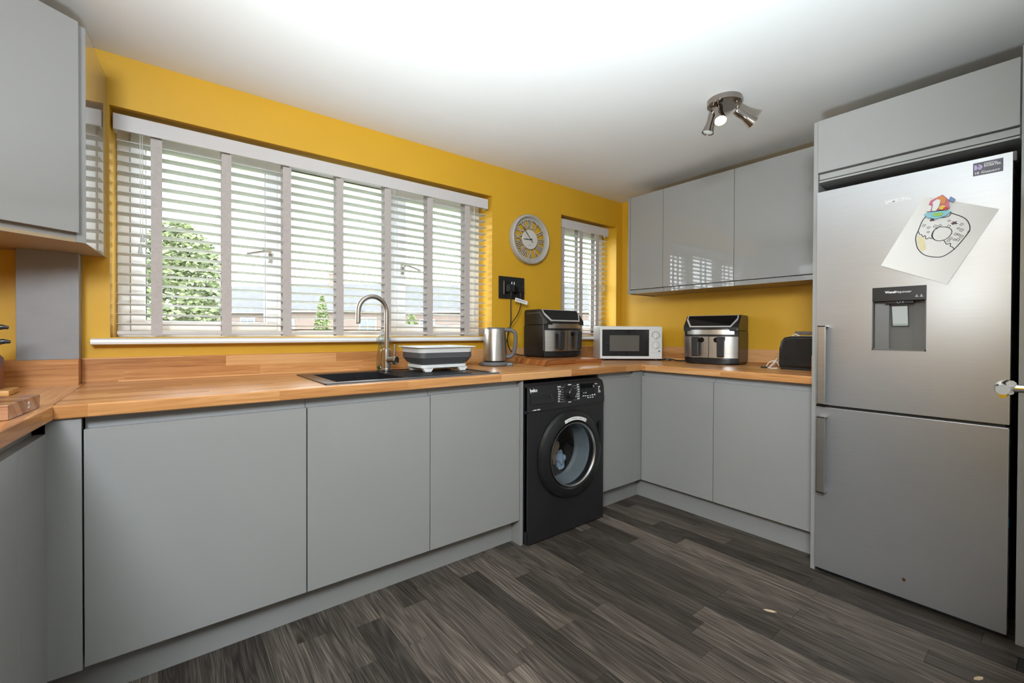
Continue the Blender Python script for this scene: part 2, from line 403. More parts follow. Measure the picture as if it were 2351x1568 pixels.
# ------------------------------------------------------------------ blinds
def blind(name, label, x0, x1, ztop, zbot, tapes, yb, cords, val):
    b = thing(name, label, 'blind', ((x0 + x1) / 2, yb, zbot)); cx = (x0 + x1) / 2
    def T(bm): bmesh.ops.translate(bm, verts=bm.verts, vec=(-cx, -yb, -zbot))
    part('head_rail', M['valance'], b, lambda bm: (box(bm, x0 + .01, x1 - .01, yb - .022, yb + .03, ztop - .055, ztop - .008, .002), T(bm)))
    part('valance', M['valance'], b, lambda bm: (box(bm, val[0], val[1], yb - .036, yb - .026, ztop - .073, ztop - .006, .002),
         box(bm, val[0], val[0] + .01, yb - .03, yb + .02, ztop - .073, ztop - .006, .002), box(bm, val[1] - .01, val[1], yb - .03, yb + .02, ztop - .073, ztop - .006, .002), T(bm)))
    # one slat mesh, shared
    bm = bmesh.new(); n = 6; W2 = .025; tilt = R(-5.5)
    top, bot = [], []
    for i in range(n + 1):
        t = -1 + 2 * i / n; yy = t * W2; zz = .0015 * (1 - t * t) + yy * math.tan(tilt)
        top.append((yy, zz + .0014)); bot.append((yy, zz - .0014))
    prism(bm, top + bot[::-1], x0 - cx, x1 - cx, 'x'); s0 = finish(bm, 'slat', M['slat'], b)
    zs = []; z = ztop - .115
    while z > zbot + .03: zs.append(z); z -= .0432
    for i, z in enumerate(zs):
        o = s0 if i == 0 else link(bpy.data.objects.new('slat', s0.data), b)
        o.location = (0, 0, z - zbot)
    part('bottom_rail', M['valance'], b, lambda bm: (box(bm, x0, x1, yb - .025, yb + .025, zbot, zbot + .016, .003), T(bm)))
    for t in tapes:
        for s in (-1, 1):
            def tp(bm):
                box(bm, t - .020, t + .020, yb + s * .0262, yb + s * .0272, zbot - .004, ztop - (.078 if s < 0 else .05)); 
                if s < 0: box(bm, t - .020, t + .020, yb - .0272, yb + .0272, zbot - .005, zbot - .0035)
                T(bm)
            part('ladder_tape', M['tape'], b, tp, smooth=0)
    for (cx_, zt) in cords:
        def cd_(bm):
            cyl(bm, (cx_, yb - .034, ztop - .075), (cx_, yb - .034, zt + .02), .0012, n=6); T(bm)
        c = part('pull_cord', M['cord'], b, cd_)
        part('tassel', M['slat'], c, lambda bm: (lathe(bm, [(.004, .03), (.006, .024), (.0065, .012), (.0085, .004), (.0085, 0)], 12, Matrix.Translation((cx_, yb - .034, zt - .01))), T(bm)))
    return b
blind('venetian_blind', 'wide pale slatted blind with seven taupe tapes over the sink', .466, 2.37, 2.045, 1.108, [.5975, .8575, 1.12, 1.384, 1.659, 1.936, 2.211], .055, [(.543, 1.47), (.551, 1.52), (2.262, 1.25)], (.456, 2.375))
blind('venetian_blind', 'narrow slatted blind beside the corner wall cabinet', 3.075, 3.655, 2.033, 1.108, [3.11, 3.32, 3.522], .060, [(3.605, 1.50)], (3.068, 3.660))

# ------------------------------------------------------------------ worktops and upstands
wtp = thing('worktop', 'oak block laminate worktop running along the walls around the kitchen', 'worktop', (1.75, -.35, WB))
SX0, SX1, SY0, SY1 = 1.135, 1.955, -.648, -.178
def wl(bm, fn): fn(); bmesh.ops.translate(bm, verts=bm.verts, vec=(-1.75, .35, -WB))
def front_profile(y): return [(y, WB), (y - .02, WB), (y - .0234, WB + .003), (y - .0242, WB + .02), (y - .0234, WT - .004), (y - .0205, WT - .0008), (y - .017, WT), (y, WT)]
def wt_window(bm):
    yb = YW + .0242
    prism(bm, front_profile(yb), .3775, XW, 'x')
    box(bm, .3755, SX0, yb, 0, WB, WT); box(bm, SX1, WX, yb, 0, WB, WT)
    box(bm, SX0, SX1, yb, SY0, WB, WT); box(bm, SX0, SX1, SY1, 0, WB, WT)
part('worktop_section', M['oak_x'], wtp, lambda bm: wl(bm, lambda: wt_window(bm)), smooth=20)
def wt_right(bm):
    prism(bm, [(XW + a, b_) for a, b_ in ((0.0242, WB), (.004, WB), (.0008, WB + .003), (0, WB + .02), (.0008, WT - .004), (.0037, WT - .0008), (.007, WT), (.0242, WT))], -1.706, YW - .0008, 'y')
    box(bm, XW + .0242, WX, -1.706, YW + .0234, WB, WT)
part('worktop_section', M['oak_y'], wtp, lambda bm: wl(bm, lambda: wt_right(bm)), smooth=20)
TH = -.0703   # the side run stands a few degrees off square
def lpt(d, off=0): return (.3785 + math.sin(TH) * d - off * math.cos(TH), -.7074 - math.cos(TH) * d - off * math.sin(TH))
part('worktop_section', M['oak_y'], wtp, lambda bm: wl(bm, lambda: prism(bm, [(.3747, 0), (.3747, -.69), lpt(0), lpt(1.0), (LX, -1.70), (LX, 0)], WB, WT, 'z', .003, 2)), smooth=20)
def upst(name, label, mt, fn): return solo(name, label, 'upstand', mt, fn, smooth=0)
upst('upstand', 'long oak upstand on the yellow wall under the window boards', M['oak_x'], lambda bm: box(bm, .3635, WX - .019, -.019, -.0005, WT, UT))
upst('upstand', 'short oak upstand below the grey pipe casing', M['oak_x'], lambda bm: box(bm, LX, .3625, -.095, -.0005, WT, UT))
upst('upstand', 'oak upstand behind the air fryer and toaster', M['oak_y'], lambda bm: box(bm, WX - .0185, WX - .0005, -1.6755, -.0005, WT, UT))
upst('upstand', 'oak upstand return against the tall grey fridge panel', M['oak_x'], lambda bm: box(bm, 3.150, WX - .0005, -1.7055, -1.676, WT, UT))

# ------------------------------------------------------------------ base cabinets
def basecab(label, x0, x1, door=None, group=None):
    c = thing('base_cabinet', label, 'cabinet', ((x0 + x1) / 2, -.33, DB)); cx = (x0 + x1) / 2
    def T(bm): bmesh.ops.translate(bm, verts=bm.verts, vec=(-cx, .33, -DB))
    def car(bm):
        box(bm, x0 + .001, x1 - .001, -.655, -.03, DB + .003, DB + .02); box(bm, x0 + .001, x0 + .018, -.655, -.03, DB + .02, WB - .001)
        box(bm, x1 - .018, x1 - .001, -.655, -.03, DB + .02, WB - .001); box(bm, x0 + .018, x1 - .018, -.655, -.637, DT - .05, WB - .001)
        box(bm, x0 + .018, x1 - .018, -.048, -.03, DB + .02, WB - .2); T(bm)
    part('body', M['carcass'], c, car, smooth=0)
    for a, b_, dz in door or []:
        part('door', M['grey'], c, lambda bm: (box(bm, a, b_, YD, -.6555, DB, DT + dz, .0016), T(bm)))
    return c
basecab('wide grey base cabinet below the window board, left of the sink', .437, 1.046, [(.4375, 1.0445, 0)])
basecab('grey base cabinet under the sink bowl', 1.046, 1.5655, [(1.0485, 1.5635, 0)])
basecab('grey base cabinet under the sink drainer beside the washing machine', 1.5655, 2.089, [(1.5672, 2.0865, .004)])
solo('end_panel', 'narrow grey end panel against the left side of the washing machine', 'panel', M['grey'], lambda bm: box(bm, 2.0905, 2.1075, -.688, -.04, 0, WB - .0005, .001))
cc = basecab('grey corner base cabinet on the far side of the washing machine', 2.735, 3.1415, [(2.7365, 3.058, 0)])
part('corner_post', M['grey'], cc, lambda bm: (box(bm, 3.060, 3.1885, YD, -.6555, DB, WB - .001, .001), bmesh.ops.translate(bm, verts=bm.verts, vec=(-(2.735 + 3.1415) / 2, .33, -DB))))
def basecab_r(label, y0, y1):
    c = thing('base_cabinet', label, 'cabinet', (3.5, (y0 + y1) / 2, DB)); cy = (y0 + y1) / 2
    def T(bm): bmesh.ops.translate(bm, verts=bm.verts, vec=(-3.5, -cy, -DB))
    def car(bm):
        box(bm, 3.172, 3.79, y0 + .001, y1 - .001, DB + .003, DB + .02); box(bm, 3.172, 3.79, y0 + .001, y0 + .018, DB + .02, WB - .001)
        box(bm, 3.172, 3.79, y1 - .018, y1 - .001, DB + .02, WB - .001); box(bm, 3.172, 3.19, y0 + .018, y1 - .018, DT - .05, WB - .001); T(bm)
    part('body', M['carcass'], c, car, smooth=0)
    part('door', M['grey'], c, lambda bm: (box(bm, XR_, 3.1715, y0 + .0015, y1 - .0015, DB, DT, .0016), T(bm)))
basecab_r('grey base cabinet under the second air fryer, next to the inner corner', -1.182, -.687)
basecab_r('grey base cabinet under the toaster, next to the fridge freezer', -1.700, -1.182)
# side run on the left, slightly off square
lc = thing('base_cabinet', 'grey base cabinet under the striped chopping board', 'cabinet', (*lpt(0), DB), TH)
part('body', M['carcass'], lc, lambda bm: (box(bm, -.54, -.045, -.95, .012, .003, WB - DB - .001)), smooth=0)
part('door', M['grey'], lc, lambda bm: box(bm, -.044, -.0165, -.70, -.205, 0, DT - DB, .0016))
part('corner_post', M['grey'], lc, lambda bm: box(bm, -.044, -.0165, -.2035, .0115, 0, DT - DB, .0016))
solo('filler_panel', 'narrow grey filler panel in the inner corner left of the widest base cabinet', 'panel', M['grey'], lambda bm: box(bm, .3605, .4345, -.695, -.66, DB, WB - .0005, .001))
# plinths
def plinth(label, fn): solo('plinth', label, 'plinth', M['grey'], fn, smooth=0)
plinth('long grey plinth board below the window-side base cabinets', lambda bm: box(bm, .345, 2.0897, YP, YP + .016, 0, DB - .001))
solo('plinth', 'grey plinth board below the cabinet under the striped chopping board', 'plinth', M['grey'], lambda bm: box(bm, -.075, -.06, -.95, .05, 0, DB - .001), (*lpt(0), 0), TH, smooth=0)
plinth('short grey plinth board between the washing machine and the corner', lambda bm: box(bm, 2.735, XP + .016, YP, YP + .016, 0, DB - .001))
plinth('grey plinth board running toward the fridge freezer', lambda bm: box(bm, XP, XP + .016, -1.698, YP - .0005, 0, DB - .001))

# ------------------------------------------------------------------ wall cabinets
CT, CB = 2.1763, 1.4607
def wallcab(label, y0, y1):
    c = thing('wall_cabinet', label, 'cabinet', (3.65, (y0 + y1) / 2, CB - .032)); cy = (y0 + y1) / 2; zb = CB - .032
    def T(bm): bmesh.ops.translate(bm, verts=bm.verts, vec=(-3.65, -cy, -zb))
    part('body', M['carcass'], c, lambda bm: (box(bm, 3.513, WX - .002, y0 + .0008, y1 - .0008, zb + .012, CT - .002), T(bm)), smooth=0)
    part('bottom_board', M['under'], c, lambda bm: (box(bm, 3.508, WX - .002, y0 + .0008, y1 - .0008, zb + .001, zb + .0115), T(bm)), smooth=0)
    part('grip_rail', M['grey'], c, lambda bm: (box(bm, 3.4975, 3.5075, y0 + .001, y1 - .001, zb, CB - .004, .001), T(bm)))
    part('door', M['grey'], c, lambda bm: (box(bm, 3.4856, 3.508, y0 + .0013, y1 - .0013, CB, CT, .0016), T(bm)))
wallcab('narrow grey wall cabinet beside the small window', -.6207, -.333)
wallcab('grey gloss wall cabinet above the second air fryer', -1.1335, -.6207)
wallcab('grey gloss wall cabinet above the toaster next to the fridge tower', -1.702, -1.1335)
solo('end_panel', 'narrow grey end panel on the wall cabinets beside the small window', 'panel', M['grey'], lambda bm: box(bm, 3.483, WX - .001, -.3325, -.314, CB - .036, CT + .004, .001))
# diagonal corner unit on the left
A_ = Vector((.411, -.345)); B_ = Vector((.437, -.001)); D_ = Vector((-.825, -.565)).normalized(); nrm = Vector((.565, -.825)).normalized()
ZB = 1.427; ZT = 2.172
dc = thing('wall_cabinet', 'large grey corner wall cabinet with an angled door left of the window', 'cabinet', (.0, -.25, ZB))
def Tdc(bm): bmesh.ops.translate(bm, verts=bm.verts, vec=(0, .25, -ZB))
def q2(a, t, n_): p = A_ + D_ * t - nrm * n_; return (p.x, p.y)
E_ = A_ + D_ * .62
part('bottom_board', M['under'], dc, lambda bm: (prism(bm, [(A_.x - .004, A_.y + .003), (B_.x - .004, B_.y), (LX + .002, -.001), (LX + .002, E_.y), (E_.x, E_.y)], ZB, ZB + .012), Tdc(bm)), smooth=0)
part('body', M['carcass'], dc, lambda bm: (prism(bm, [q2(0, .012, .028), (B_.x - .02, B_.y - .002), (LX + .002, -.002), (LX + .002, E_.y), q2(0, .6, .028)], ZB + .0125, ZT - .002), Tdc(bm)), smooth=0)
part('end_panel', mat('grey_mirror_gloss', (.30, .30, .295), .05, var=.01, coat=1), dc, lambda bm: (prism(bm, [(A_.x, A_.y), (B_.x, B_.y), (B_.x - .018, B_.y), (A_.x - .0185, A_.y + .004)], ZB + .0005, ZT), Tdc(bm)), smooth=0)
part('grip_rail', M['grey'], dc, lambda bm: (prism(bm, [q2(0, .0195, .006), q2(0, .62, .006), q2(0, .62, .016), q2(0, .021, .016)], ZB + .0005, ZB + .05), Tdc(bm)), smooth=0)
part('corner_strip', M['grey'], dc, lambda bm: (prism(bm, [q2(0, .0005, .0), q2(0, .0275, .0), q2(0, .0275, .010), q2(0, .019, .010)], ZB + .0005, ZT), Tdc(bm)), smooth=0)
part('door', M['grey'], dc, lambda bm: (prism(bm, [q2(0, .030, -.018), q2(0, .60, -.018), q2(0, .60, .004), q2(0, .030, .004)], ZB + .03, ZT, 'z', .0015), Tdc(bm)))

# ------------------------------------------------------------------ fridge tower
solo('tall_panel', 'tall grey panel between the worktop and the fridge freezer', 'panel', M['grey'], lambda bm: box(bm, 3.052, WX - .001, -1.7275, -1.7085, 0, 2.125, .001))
solo('tall_panel', 'tall grey panel on the door side of the fridge freezer', 'panel', M['grey'], lambda bm: box(bm, 3.04, WX - .001, -2.385, -2.358, 0, 2.16, .001))
bc = thing('bridging_cabinet', 'grey cabinet with one lift-up door above the fridge freezer', 'cabinet', (3.4, -2.04, 1.83))
def Tb(bm): bmesh.ops.translate(bm, verts=bm.verts, vec=(-3.4, 2.04, -1.83))
part('body', M['carcass'], bc, lambda bm: (box(bm, 3.068, WX - .001, -2.356, -1.7285, 1.832, 2.125), Tb(bm)), smooth=0)
part('grip_rail', M['grey'], bc, lambda bm: (box(bm, 3.050, 3.0675, -2.354, -1.733, 1.846, 1.872, .001), Tb(bm)))
part('bottom_board', M['grey'], bc, lambda bm: (box(bm, 3.046, 3.0675, -2.354, -1.733, 1.832, 1.841, .001), Tb(bm)))
part('door', M['grey'], bc, lambda bm: (box(bm, 3.040, 3.0625, -2.354, -1.7295, 1.878, 2.122, .0016), Tb(bm)))

XF, F0, F1, FT = 3.0353, -1.7295, -2.338, 1.785
fr = thing('fridge_freezer', 'tall stainless steel fridge freezer with a water dispenser in the upper door', 'fridge', (3.4, -2.03, 0))
def Tf(bm): bmesh.ops.translate(bm, verts=bm.verts, vec=(-3.4, 2.03, 0))
def FL(p): return (p[0] - 3.4, p[1] + 2.03, p[2])
part('body', M['greypl'], fr, lambda bm: (box(bm, 3.102, 3.76, F1 + .006, F0 - .004, .02, FT - .012), Tf(bm)), smooth=0)
part('base_grille', M['black'], fr, lambda bm: (box(bm, 3.06, 3.12, F1 + .01, F0 - .01, .0, .02), Tf(bm)), smooth=0)
part('hinge_cover', M['greypl'], fr, lambda bm: (box(bm, 3.05, 3.11, F1 - .010, F1 + .05, FT - .03, FT + .006, .004), Tf(bm)))
DY0, DY1, DZ0, DZ1 = -2.112, -1.9385, 1.0525, 1.3215
def updoor(bm):
    z0, z1 = .793, FT; x0, x1 = XF, 3.098
    box(bm, x0, x1, DY1, F0, z0, z1); box(bm, x0, x1, F1, DY0, z0, z1); box(bm, x0, x1, DY0, DY1, z0, DZ0); box(bm, x0, x1, DY0, DY1, DZ1, z1)
    bmesh.ops.remove_doubles(bm, verts=bm.verts, dist=1e-5); Tf(bm)
ud = part('upper_door', M['fridge'], fr, updoor, smooth=0)
ld = part('lower_door', M['fridge'], fr, lambda bm: (box(bm, XF, 3.098, F1, F0, .022, .781, .003), Tf(bm)))
part('door_gasket', M['black'], fr, lambda bm: (box(bm, 3.05, 3.11, F1 + .01, F0 - .008, .77, .80), box(bm, 3.098, 3.106, F1 + .008, F0 - .006, .03, FT - .01), Tf(bm)), smooth=0)
def handle(z0, z1):
    def f(bm):
        box(bm, 2.982, 2.990, -1.7815, -1.7505, z0, z1, .001)
        box(bm, 2.982, XF - .0002, -1.7535, -1.7495, z0, z1, .001)
        box(bm, 2.982, XF - .0002, -1.7815, -1.75, z1 - .006, z1, .001); box(bm, 2.982, XF - .0002, -1.7815, -1.75, z0, z0 + .006, .001); Tf(bm)
    return f
part('handle', M['steel'], ud, handle(.797, 1.160)); part('handle', M['steel'], ld, handle(.392, .742))
def disp(bm):
    w_ = .0035; x1 = 3.094
    box(bm, x1 - .004, x1, DY0, DY1, DZ0, DZ1)
    box(bm, XF - .001, x1, DY0, DY0 + w_, DZ0, DZ1); box(bm, XF - .001, x1, DY1 - w_, DY1, DZ0, DZ1); box(bm, XF - .001, x1, DY0, DY1, DZ0, DZ0 + w_ + .004); Tf(bm)
dp = part('dispenser_recess', M['disp'], ud, disp, smooth=0)
part('dispenser_niche', M['disp'], ud, lambda bm: (prism(bm, [(3.094, -1.985), (3.075, -1.988), (3.066, -1.94), (3.094, -1.94)], DZ0 + .006, DZ1 - .06), prism(bm, [(3.094, -2.065), (3.075, -2.068), (3.066, -2.11), (3.094, -2.11)], DZ0 + .006, DZ1 - .06), Tf(bm)), smooth=0)
dpn = part('dispenser_panel', mat('satin_black_panel', (.010, .011, .014), .3, var=.1), ud, lambda bm: (box(bm, XF - .0025, 3.07, DY0, DY1, 1.262, DZ1, .002), box(bm, 3.05, 3.09, -2.07, -1.98, 1.252, 1.262), Tf(bm)))
part('paddle', M['clear'], ud, lambda bm: (prism(bm, [(3.058, 1.25), (3.062, 1.25), (3.082, 1.155), (3.078, 1.152)], -2.053, -1.995, 'y', .001), Tf(bm)))
part('paddle_plate', M['white'], ud, lambda bm: (prism(bm, [(3.063, 1.24), (3.065, 1.24), (3.0835, 1.16), (3.0815, 1.158)], -2.049, -1.999, 'y', .0005), Tf(bm)))
RF = (R(90), 0, R(-90))
FX = XF - .0008
text('lettering', 'Water', .0135, M['wtext'], ud, FL((XF - .0032, -2.000, 1.299)), RF, bold=.0004); text('lettering', 'Dispenser', .0135, M['wtext'], ud, FL((XF - .0032, -2.039, 1.299)), RF)
for y in (-2.083, -2.097):
    part('printed_icon', M['wtext'], ud, lambda bm: (tube(bm, [(XF - .0034, y + .0022 * math.cos(a), 1.2815 + .0022 * math.sin(a)) for a in [k * .785 for k in range(8)]], .0006, 4, closed=True), Tf(bm)), smooth=0)
    part('printed_line', M['wtext'], ud, lambda bm: (box(bm, XF - .0034, XF - .0026, y - .005, y + .005, 1.2755, 1.277), Tf(bm)), smooth=0)
part('printed_icon', M['wtext'], ud, lambda bm: (tube(bm, [(3.0494, -2.017, 1.261), (3.0494, -2.0195, 1.2535), (3.0494, -2.0265, 1.2535), (3.0494, -2.029, 1.261)], .0008, 4), Tf(bm)), smooth=0)
part('printed_line', M['wtext'], ud, lambda bm: (box(bm, 3.049, 3.0498, -2.038, -2.036, 1.2535, 1.261), Tf(bm)), smooth=0)
text('brand_lettering', 'SAMSUNG', .0185, M['wtext'], ud, FL((FX, -2.021, 1.683)), RF, sx=1.02, bold=.0006)
st = part('energy_sticker', M['sticker'], ud, lambda bm: (box(bm, XF - .0008, XF - .0001, -2.315, -2.238, 1.722, 1.7705), Tf(bm)), smooth=0)
st['label'] = 'small purple-grey sticker with white lettering'
FX2 = XF - .0013
def bmark(bm):
    pts = [(-.011, .010), (-.004, .010), (-.004, .002), (0, .002), (.004, .0), (.004, -.003), (.0, -.005), (-.004, -.005), (-.004, -.0095), (-.011, -.0085)]
    prism(bm, [(-2.252 - p[0], 1.752 + p[1]) for p in pts], FX2 - .0002, FX2, 'x')
    prism(bm, [(-2.252 - .011 * math.sin(a), 1.752 - .010 * math.cos(a)) for a in [math.pi * i / 10 for i in range(11)]] + [(-2.252 - .004 * math.sin(a), 1.7525 - .004 * math.cos(a)) for a in [math.pi * (1 - i / 10) for i in range(11)]], FX2 - .0002, FX2, 'x'); Tf(bm)
part('sticker_emblem', M['lilac'], st, bmark, smooth=0)
text('lettering', 'DIGITAL', .0095, M['wtext'], st, FL((FX2, -2.2665, 1.7605)), RF, align='LEFT', bold=.0002); text('lettering', 'INVERTER', .0095, M['wtext'], st, FL((FX2, -2.2665, 1.7525)), RF, align='LEFT', bold=.0003, sx=1.02)
text('lettering', '10', .0125, M['wtext'], st, FL((FX2, -2.2415, 1.731)), RF, align='LEFT', bold=.0004); text('lettering', 'YEAR', .0042, M['wtext'], st, FL((FX2, -2.259, 1.7365)), RF, align='LEFT'); text('lettering', 'WARRANTY', .0082, M['wtext'], st, FL((FX2, -2.259, 1.7302)), RF, align='LEFT', bold=.0003, sx=1.05)
part('rust_mark', M['rust'], ld, lambda bm: (prism(bm, [(-2.052 + .006 * math.cos(a) * (1 + .3 * math.sin(3 * a)), .1 + .0075 * math.sin(a)) for a in [i * .52 for i in range(12)]], XF - .0006, XF - .0001, 'x'), Tf(bm)), smooth=0)
for z in (.415, .432): part('transit_tape', M['blue'], fr, lambda bm: (box(bm, XF + .008, XF + .03, F1 - .0012, F1 - .0002, z, z + .014), Tf(bm)), smooth=0)

# drawing held on the fridge by a magnet
e1 = Vector((0, -.903, -.4294)); e2 = Vector((0, .4526, -.8917))
def on_paper(p, h=.0): v = Vector((XF - .0035 - h, -2.102, 1.681)) + e1 * p[0] + e2 * p[1]; return (v.x - XF, v.y + 2.13, v.z - 1.5)
dr = thing('drawing', 'child drawing of a doughnut on white paper hung askew on the fridge door', 'drawing', (XF, -2.13, 1.5))
def sheet(bm):
    c = [on_paper(p) for p in ((0, 0), (.226, 0), (.226, .298), (0, .298))]
    A = [bm.verts.new((p[0] + (.0022 if i < 2 else -.0005), p[1], p[2])) for i, p in enumerate(c)]; B = [bm.verts.new((v.co.x - .0004, v.co.y, v.co.z)) for v in A]
    bm.faces.new(A); bm.faces.new(B)
    for i in range(4): bm.faces.new((A[i], A[(i + 1) % 4], B[(i + 1) % 4], B[i]))
part('sheet', M['paper'], dr, sheet, smooth=0)
def pp(p): # point on the sheet surface (the sheet leans a little off the door)
    q = on_paper(p); t = p[1] / .298; return (q[0] + .0022 * (1 - t) - .0005 * t - .0007, q[1], q[2])
def strokes(name, m_, lists, r=.0013):
    def f(bm):
        for L, cl in lists:
            P = [pp((a.x, a.y)) for a in spline([(x_, y_, 0) for x_, y_ in (L + [L[0]] if cl else L)], 4)]
            tube(bm, P, r, 5, flat=(.25, 1, 1))
    part(name, m_, dr, f)
outer = [(.047, .059), (.041, .09), (.047, .129), (.052, .157), (.066, .181), (.084, .201), (.114, .215), (.15, .211), (.168, .198), (.182, .166), (.188, .121), (.188, .09), (.174, .067), (.15, .051), (.104, .043), (.088, .042)]
hole = [(.116, .097), (.132, .098), (.144, .108), (.146, .126), (.14, .141), (.126, .151), (.11, .15), (.097, .137), (.093, .117), (.098, .103)]
part('pencil_patch', M['inky'], dr, lambda bm: bm.faces.new([bm.verts.new((a[0] + .0001, a[1], a[2])) for a in map(pp, [(.053, .148), (.079, .152), (.104, .19), (.1, .205), (.086, .199), (.069, .18)])]), smooth=0)
strokes('outline', M['ink'], [(outer, False), ([(.187, .10), (.1895, .09), (.1885, .112)], False)], .0016)
strokes('doughnut_hole', M['ink'], [(hole, True), ([(.100, .105), (.092, .118), (.096, .14), (.112, .152)], False)])
for _L in [([(.046, .131), (.059, .144), (.064, .143), (.073, .15), (.076, .143), (.086, .155), (.093, .148), (.102, .15)], False), ([(.136, .144), (.144, .15), (.153, .157), (.161, .15), (.166, .161), (.171, .161), (.182, .168)], False), ([(.075, .061), (.085, .066), (.099, .063), (.108, .056), (.109, .046)], False)]:
    strokes('icing_edge', M['ink'], [_L])
spr = [(.054, .108), (.072, .112), (.079, .128), (.088, .102), (.1, .096), (.117, .072), (.126, .092), (.157, .076), (.156, .092), (.167, .096), (.159, .114), (.168, .114), (.178, .118), (.153, .133), (.165, .134), (.175, .132), (.151, .143)]
def sprk(bm):
    for i, (a, b_) in enumerate(spr):
        s, h = .0032, .0052 - (i % 3) * .0011; sh = .0012
        q = [(a - s + sh, b_ - h), (a + s + sh, b_ - h + .001), (a + s - sh, b_ + h), (a - s - sh, b_ + h - .001)]
        tube(bm, [pp(z_) for z_ in q], .0010, 4, closed=True, flat=(.25, 1, 1))
part('sprinkles', M['ink'], dr, sprk)
def splat(bm):
    for a, b_, s in ((.068, .081, .007), (.135, .076, .008)):
        bm.faces.new([bm.verts.new(pp((a + s * (1 + .5 * math.cos(5 * t)) * math.cos(t), b_ + s * .8 * (1 + .4 * math.sin(4 * t)) * math.sin(t)))) for t in [i * .349 for i in range(18)]])
part('ink_blot', M['inkp'], dr, splat, smooth=0)
mg = thing('fridge_magnet', 'colourful souvenir magnet pinning the drawing to the fridge door', 'magnet', (XF - .0065, -2.146, 1.60))
def mgp(y0, z0): return lambda p: (-(p[0]) + 0, p[1])
def mpoly(name, m_, pts, h0, h1): part(name, m_, mg, lambda bm: prism(bm, [(-a * 1.28, b_ * 1.28) for a, b_ in pts], -h1, -h0, 'x', .0006, 1))
ell = lambda cx, cy, rx, ry, n=16: [(cx + rx * math.cos(6.2832 * i / n), cy + ry * math.sin(6.2832 * i / n)) for i in range(n)]
mpoly('base', mat('sky_blue_enamel', (.20, .50, .60), .3), [(-.034, .004), (-.026, -.008), (-.006, -.016), (.016, -.010), (.028, .001), (.012, .010), (-.02, .010)], 0, .004)
mpoly('backing', mat('pink_enamel', (.55, .12, .20), .3), [(-.026, .008), (-.022, .035), (-.018, .044), (.008, .056), (.020, .040), (.024, .012), (.01, .006)], 0, .004)
mpoly('arch', mat('orange_enamel', (.65, .22, .04), .3), [(-.004, .03), (-.006, .046), (.007, .054), (.017, .040), (.014, .026)], .0042, .0065)
mpoly('figure', M['white'], [(-.016, .010), (-.012, .028), (-.014, .036), (-.004, .044), (.004, .040), (.003, .028), (.0, .018), (-.006, .008)], .0067, .009)
mpoly('flower', M['yel'], ell(.008, .016, .008, .007), .0042, .0075); mpoly('leaf', mat('lime_enamel', (.25, .5, .08), .3), ell(-.002, -.003, .012, .006), .0042, .0065)
mpoly('plum', M['red'], ell(.015, .011, .005, .005), .0042, .008); mpoly('ribbon', mat('blue_enamel', (.12, .22, .45), .3), [(.021, .036), (.026, .046), (.036, .036), (.031, .027)], 0, .005)
mpoly('tile', M['white'], [(-.029, .012), (-.023, .030), (-.015, .026), (-.019, .010)], .0042, .0062)

# ------------------------------------------------------------------ washing machine
wm = thing('washing_machine', 'black front-loading washing machine under the worktop', 'washing machine', (2.4125, -.42, 0))
WX0, WX1, WYF, WZ = 2.1135, 2.7115, -.722, .8455
def Tw(bm): bmesh.ops.translate(bm, verts=bm.verts, vec=(-2.4125, .42, 0))
def WL(p): return (p[0] - 2.4125, p[1] + .42, p[2])
CXD, CZD = 2.4185, .444
def wbody(bm):
    # shell with an opening in the front
    box(bm, WX0, WX0 + .012, WYF + .012, -.12, .008, WZ - .012); box(bm, WX1 - .012, WX1, WYF + .012, -.12, .008, WZ - .012)
    box(bm, WX0 + .012, WX1 - .012, WYF + .03, -.12, .008, .02); box(bm, WX0 + .012, WX1 - .012, -.14, -.12, .02, WZ - .012)
    n = 64; zt = .7025; z0 = .008
    inner, outer_ = [], []
    for i in range(n):
        a = 2 * math.pi * i / n; c, s = math.cos(a), math.sin(a)
        inner.append((CXD + .175 * c, CZD + .175 * s))
        tx = ((WX1 - CXD) if c > 0 else (WX0 - CXD)) / c if abs(c) > 1e-6 else 1e9
        tz = ((zt - CZD) if s > 0 else (z0 - CZD)) / s if abs(s) > 1e-6 else 1e9
        t = min(tx, tz); outer_.append((CXD + t * c, CZD + t * s))
    I = [bm.verts.new((p[0], WYF, p[1])) for p in inner]; I2 = [bm.verts.new((p[0], WYF + .03, p[1])) for p in inner]
    O = [bm.verts.new((p[0], WYF, p[1])) for p in outer_]; O2 = [bm.verts.new((p[0], WYF + .03, p[1])) for p in outer_]
    for i in range(n):
        j = (i + 1) % n
        bm.faces.new((I[i], I[j], O[j], O[i])); bm.faces.new((I[i], I2[i], I2[j], I[j])); bm.faces.new((O[i], O[j], O2[j], O2[i])); bm.faces.new((I2[i], O2[i], O2[j], I2[j]))
    # corners of the front plate
    for X_, Z_ in ((WX0, z0), (WX1, z0), (WX0, zt), (WX1, zt)):
        k = min(range(n), key=lambda i: (outer_[i][0] - X_) ** 2 + (outer_[i][1] - Z_) ** 2)
        for a, b_ in (((k - 1) % n, k), (k, (k + 1) % n)):
            pa, pb = outer_[a], outer_[b_]
            if abs(pa[0] - pb[0]) > 1e-6 and abs(pa[1] - pb[1]) > 1e-6:
                for L_ in (O, O2):
                    q = bm.verts.new((X_, L_[a].co.y, Z_)); bm.faces.new((L_[a], L_[b_], q))
    Tw(bm)
part('body', M['washer'], wm, wbody, smooth=30)
part('lid', M['washer'], wm, lambda bm: (box(bm, WX0, WX1, WYF + .035, -.12, WZ - .011, WZ + .005, .003), Tw(bm)))
